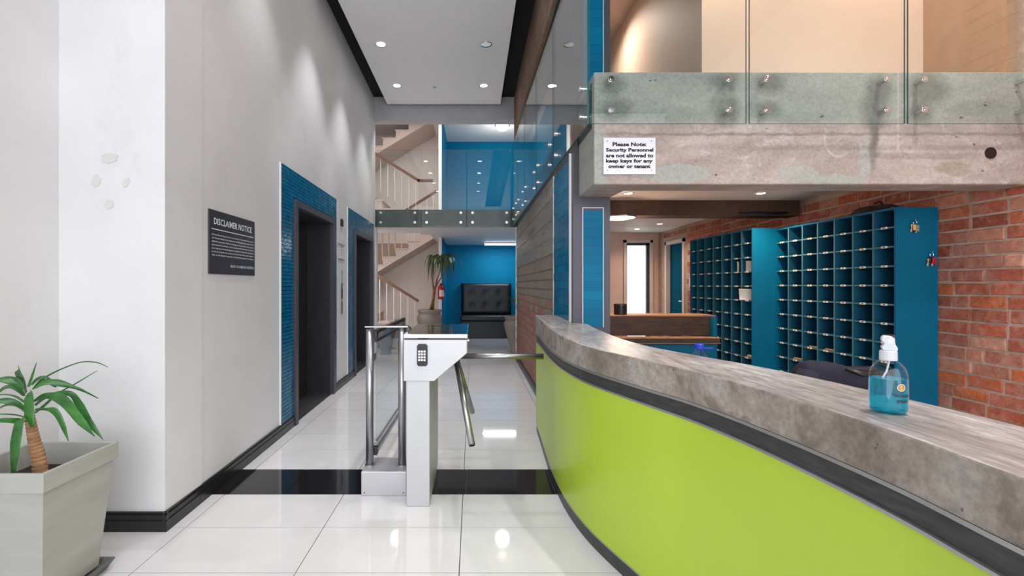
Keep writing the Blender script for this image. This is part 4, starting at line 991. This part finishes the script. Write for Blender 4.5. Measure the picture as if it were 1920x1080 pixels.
for pts in ([(963, 562), (952, 556), (944, 558)], [(962, 566), (950, 578), (940, 588)], [(964, 562), (972, 550), (980, 556)], [(960, 568), (955, 560), (950, 566)]):
    leaf([(.80, 9.27, 1.05)] + [wp(a, b, 9.2) for a, b in pts], [.014, .02, .018, .004], DT, 'leafdull', n=3)

# ------------------------------------------------------------------ sanitiser bottle, water bottle, chair and jacket
bxx, byy, bzz = 1.012, 1.17, .9905
SB = empty('sanitiser_bottle', (bxx, byy, bzz), 'clear spray bottle of turquoise hand sanitiser on the concrete counter', 'bottle')
MBt = T(bxx, byy, bzz) @ Matrix.Rotation(-.5, 4, 'Z') @ Matrix.Diagonal((.84, .84, .95, 1))
S = (1, .62)
obj('bottle_body', MB().lathe([(.001, .001), (.040, .001), (.0445, .006), (.0455, .02), (.0455, .085), (.044, .10), (.039, .115), (.028, .128), (.0185, .134), (.0165, .136)], 40, sx=1, sy=.8), 'bottle', SB, Mw=MBt, smooth=True)
obj('liquid', MB().lathe([(.001, .004), (.039, .004), (.043, .008), (.044, .02), (.044, .088), (.043, .0885), (.001, .0885)], 40, sx=1, sy=.79), 'liquid', SB, Mw=MBt, smooth=False)
obj('dip_tube', MB().tube([(.004, 0, .140), (-.004, 0, .105), (-.014, .0, .085)], .0026, 8), 'pump', SB, Mw=MBt)
obj('collar', MB().lathe([(.0205, .134), (.021, .137), (.0205, .157), (.018, .159), (.001, .159)], 28), 'pump', SB, Mw=MBt)
hp = [(-.013, .158), (.019, .158), (.020, .166), (.014, .176), (.013, .190), (.006, .196), (-.012, .197), (-.016, .192), (-.0165, .184), (-.010, .176), (-.017, .168)]
obj('spray_head', MB().extr([(x, .010, z) for x, z in hp][::-1], [(x, -.010, z) for x, z in hp][::-1]), 'pump', SB, Mw=MBt, bevel=.0025)
obj('over_cap', MB().lathe([(.0165, .158), (.0165, .182), (.0145, .196), (.012, .199), (.001, .1995)], 24, sx=1, sy=.9), 'bottle', SB, Mw=MBt, smooth=True)
def around(me_o, rad, a0, Mw):      # wrap flat lettering round the bottle
    for v in me_o.data.vertices:
        a_ = a0 + v.co.x / rad; z_ = v.co.z
        v.co = ((rad) * math.cos(a_), rad * .8 * math.sin(a_), v.co.y)
def bt_text(s, z, wd, h, a0, mat):
    o = lettering(s, wd, h, mat, SB, MBt, bold=.06, name='printed_text'); 
    for v in o.data.vertices: v.co.y += z
    around(o, .0462, a0, MBt)
bt_text('WATERLESS', .0455, .046, .0075, -1.5, 'printblue'); bt_text('SPRAY', .031, .032, .0085, -1.33, 'printblue')
mbd = MB(); pts = []
for rr0, rr1, m_ in ((0, .0075, 'orange'), (.0085, .0102, 'paper')):
    vs = []; fs = []; n_ = 24
    for k in range(n_):
        for r_ in (rr0 + .0001, rr1): vs.append((r_ * 1.1 * math.cos(2 * PI * k / n_), r_ * .9 * math.sin(2 * PI * k / n_), 0))
    for k in range(n_): a_ = k * 2; b_ = ((k + 1) % n_) * 2; fs.append((a_, a_ + 1, b_ + 1, b_))
    o = obj('printed_emblem', MB().add(vs, fs), m_, SB, Mw=MBt)
    for v in o.data.vertices: v.co.y += .070; v.co.x += .018
    around(o, .0463, -1.46, MBt)
for k in range(2):
    o = obj('printed_emblem', MB().add([(-.007, -.001, 0), (.008, .001, 0), (.006, .0025, 0), (-.008, .0005, 0)], [(0, 1, 2, 3)]), 'printblue', SB, Mw=MBt)
    for v in o.data.vertices: v.co.y += .068 + k * .005; v.co.x += .018
    around(o, .0466, -1.46, MBt)

WB_ = empty('water_bottle', (1.06, 2.25, .731), 'clear water bottle with bright blue cap standing behind the counter', 'bottle')
MW = T(1.06, 2.25, .731)
obj('bottle_body', MB().lathe([(.001, 0), (.045, .003), (.048, .02), (.046, .1), (.048, .17), (.046, .205), (.034, .24), (.018, .262), (.016, .275)], 24), 'bottle', WB_, Mw=MW, smooth=True)
obj('cap', MB().lathe([(.020, .272), (.021, .292), (.018, .296), (.001, .296)], 24), 'blueplastic', WB_, Mw=MW)
obj('carry_loop', MB().box(.015, .062, -.012, .012, .273, .278), 'blueplastic', WB_, Mw=MW, bevel=.002)

OC = empty('office_chair', (1.98, 2.6, 0), 'black office chair behind the counter under a navy jacket', 'chair')
cx2, cy2 = 1.98, 2.6
obj('seat', B(cx2 - .24, cx2 + .24, cy2 - .5, cy2 - .05, .44, .52), 'leather', OC, bevel=.03, seg=3); obj('backrest', B(cx2 - .21, cx2 + .21, cy2 - .02, cy2 + .04, .5, .86), 'leather', OC, bevel=.025, seg=3)
obj('back_strut', MB().tube([(cx2, cy2 + .06, .75), (cx2, cy2 + .06, .42), (cx2, cy2 - .25, .41)], .016, 8), 'black', OC); obj('gas_post', MB().tube([(cx2, cy2 - .27, .1), (cx2, cy2 - .27, .44)], .024, 12), 'black', OC)
for k in range(5):
    a_ = 2 * PI * k / 5 + .3; e = (cx2 + .27 * math.cos(a_), cy2 - .27 + .27 * math.sin(a_))
    lg = obj('leg', MB().tube([(cx2, cy2 - .27, .11), (e[0], e[1], .075)], [.02, .012], 8), 'black', OC)
    obj('caster', MB().disc((e[0] - .012, e[1], .028), (1, 0, 0), .027, .024, 14), 'black', lg)
bm = MB(); nu, nv = 36, 26; vs = []; fs = []
for i in range(nu + 1):
    s = i / nu
    for j in range(nv + 1):
        t = j / nv; a_ = (t - .5) * 2
        x = cx2 + (s - .5) * (.50 + .05 * abs(a_)); top = .885 + .015 * math.sin(s * 5 + 1) - .10 * abs(s - .42) ** 1.5 - (.14 * max(0, .12 - s) / .12)
        if abs(a_) < .22: ang = a_ / .22 * PI / 2; y = cy2 + .01 + math.sin(ang) * .065; z = top - .05 + .05 * math.cos(ang)
        else: dd = (abs(a_) - .22) / .78; y = cy2 + .01 + math.copysign(.065 + .02 * dd, a_); z = top - .05 - dd * (.30 if a_ < 0 else .36)
        w_ = .014 * noise.noise(Vector((x * 9, y * 6, z * 5))) + .008 * noise.noise(Vector((x * 25, y * 10, z * 9)))
        vs.append((x, y + w_ * (1 if a_ > 0 else -1), z + w_ * .8))
for i in range(nu):
    for j in range(nv): q = i * (nv + 1) + j; fs.append((q, q + nv + 1, q + nv + 2, q + 1))
JK = obj('jacket', bm.add(vs, fs), 'navy', None, smooth=True, label='navy blue jacket draped over the chair behind the counter', cat='jacket')
m = JK.modifiers.new('thick', 'SOLIDIFY'); m.thickness = .012
obj('sleeve', MB().tube([(cx2 - .21, cy2 - .06, .84), (cx2 - .25, cy2 - .09, .74), (cx2 - .26, cy2 - .1, .6), (cx2 - .25, cy2 - .09, .5)], [.05, .055, .05, .042], 14), 'navy', JK, smooth=True)
obj('collar', MB().tube([(cx2 - .02, cy2 - .075, .86), (cx2 + .05, cy2 - .095, .835), (cx2 + .13, cy2 - .085, .84), (cx2 + .19, cy2 - .06, .83)], [.008, .014, .014, .008], 10), 'black', JK, smooth=True)
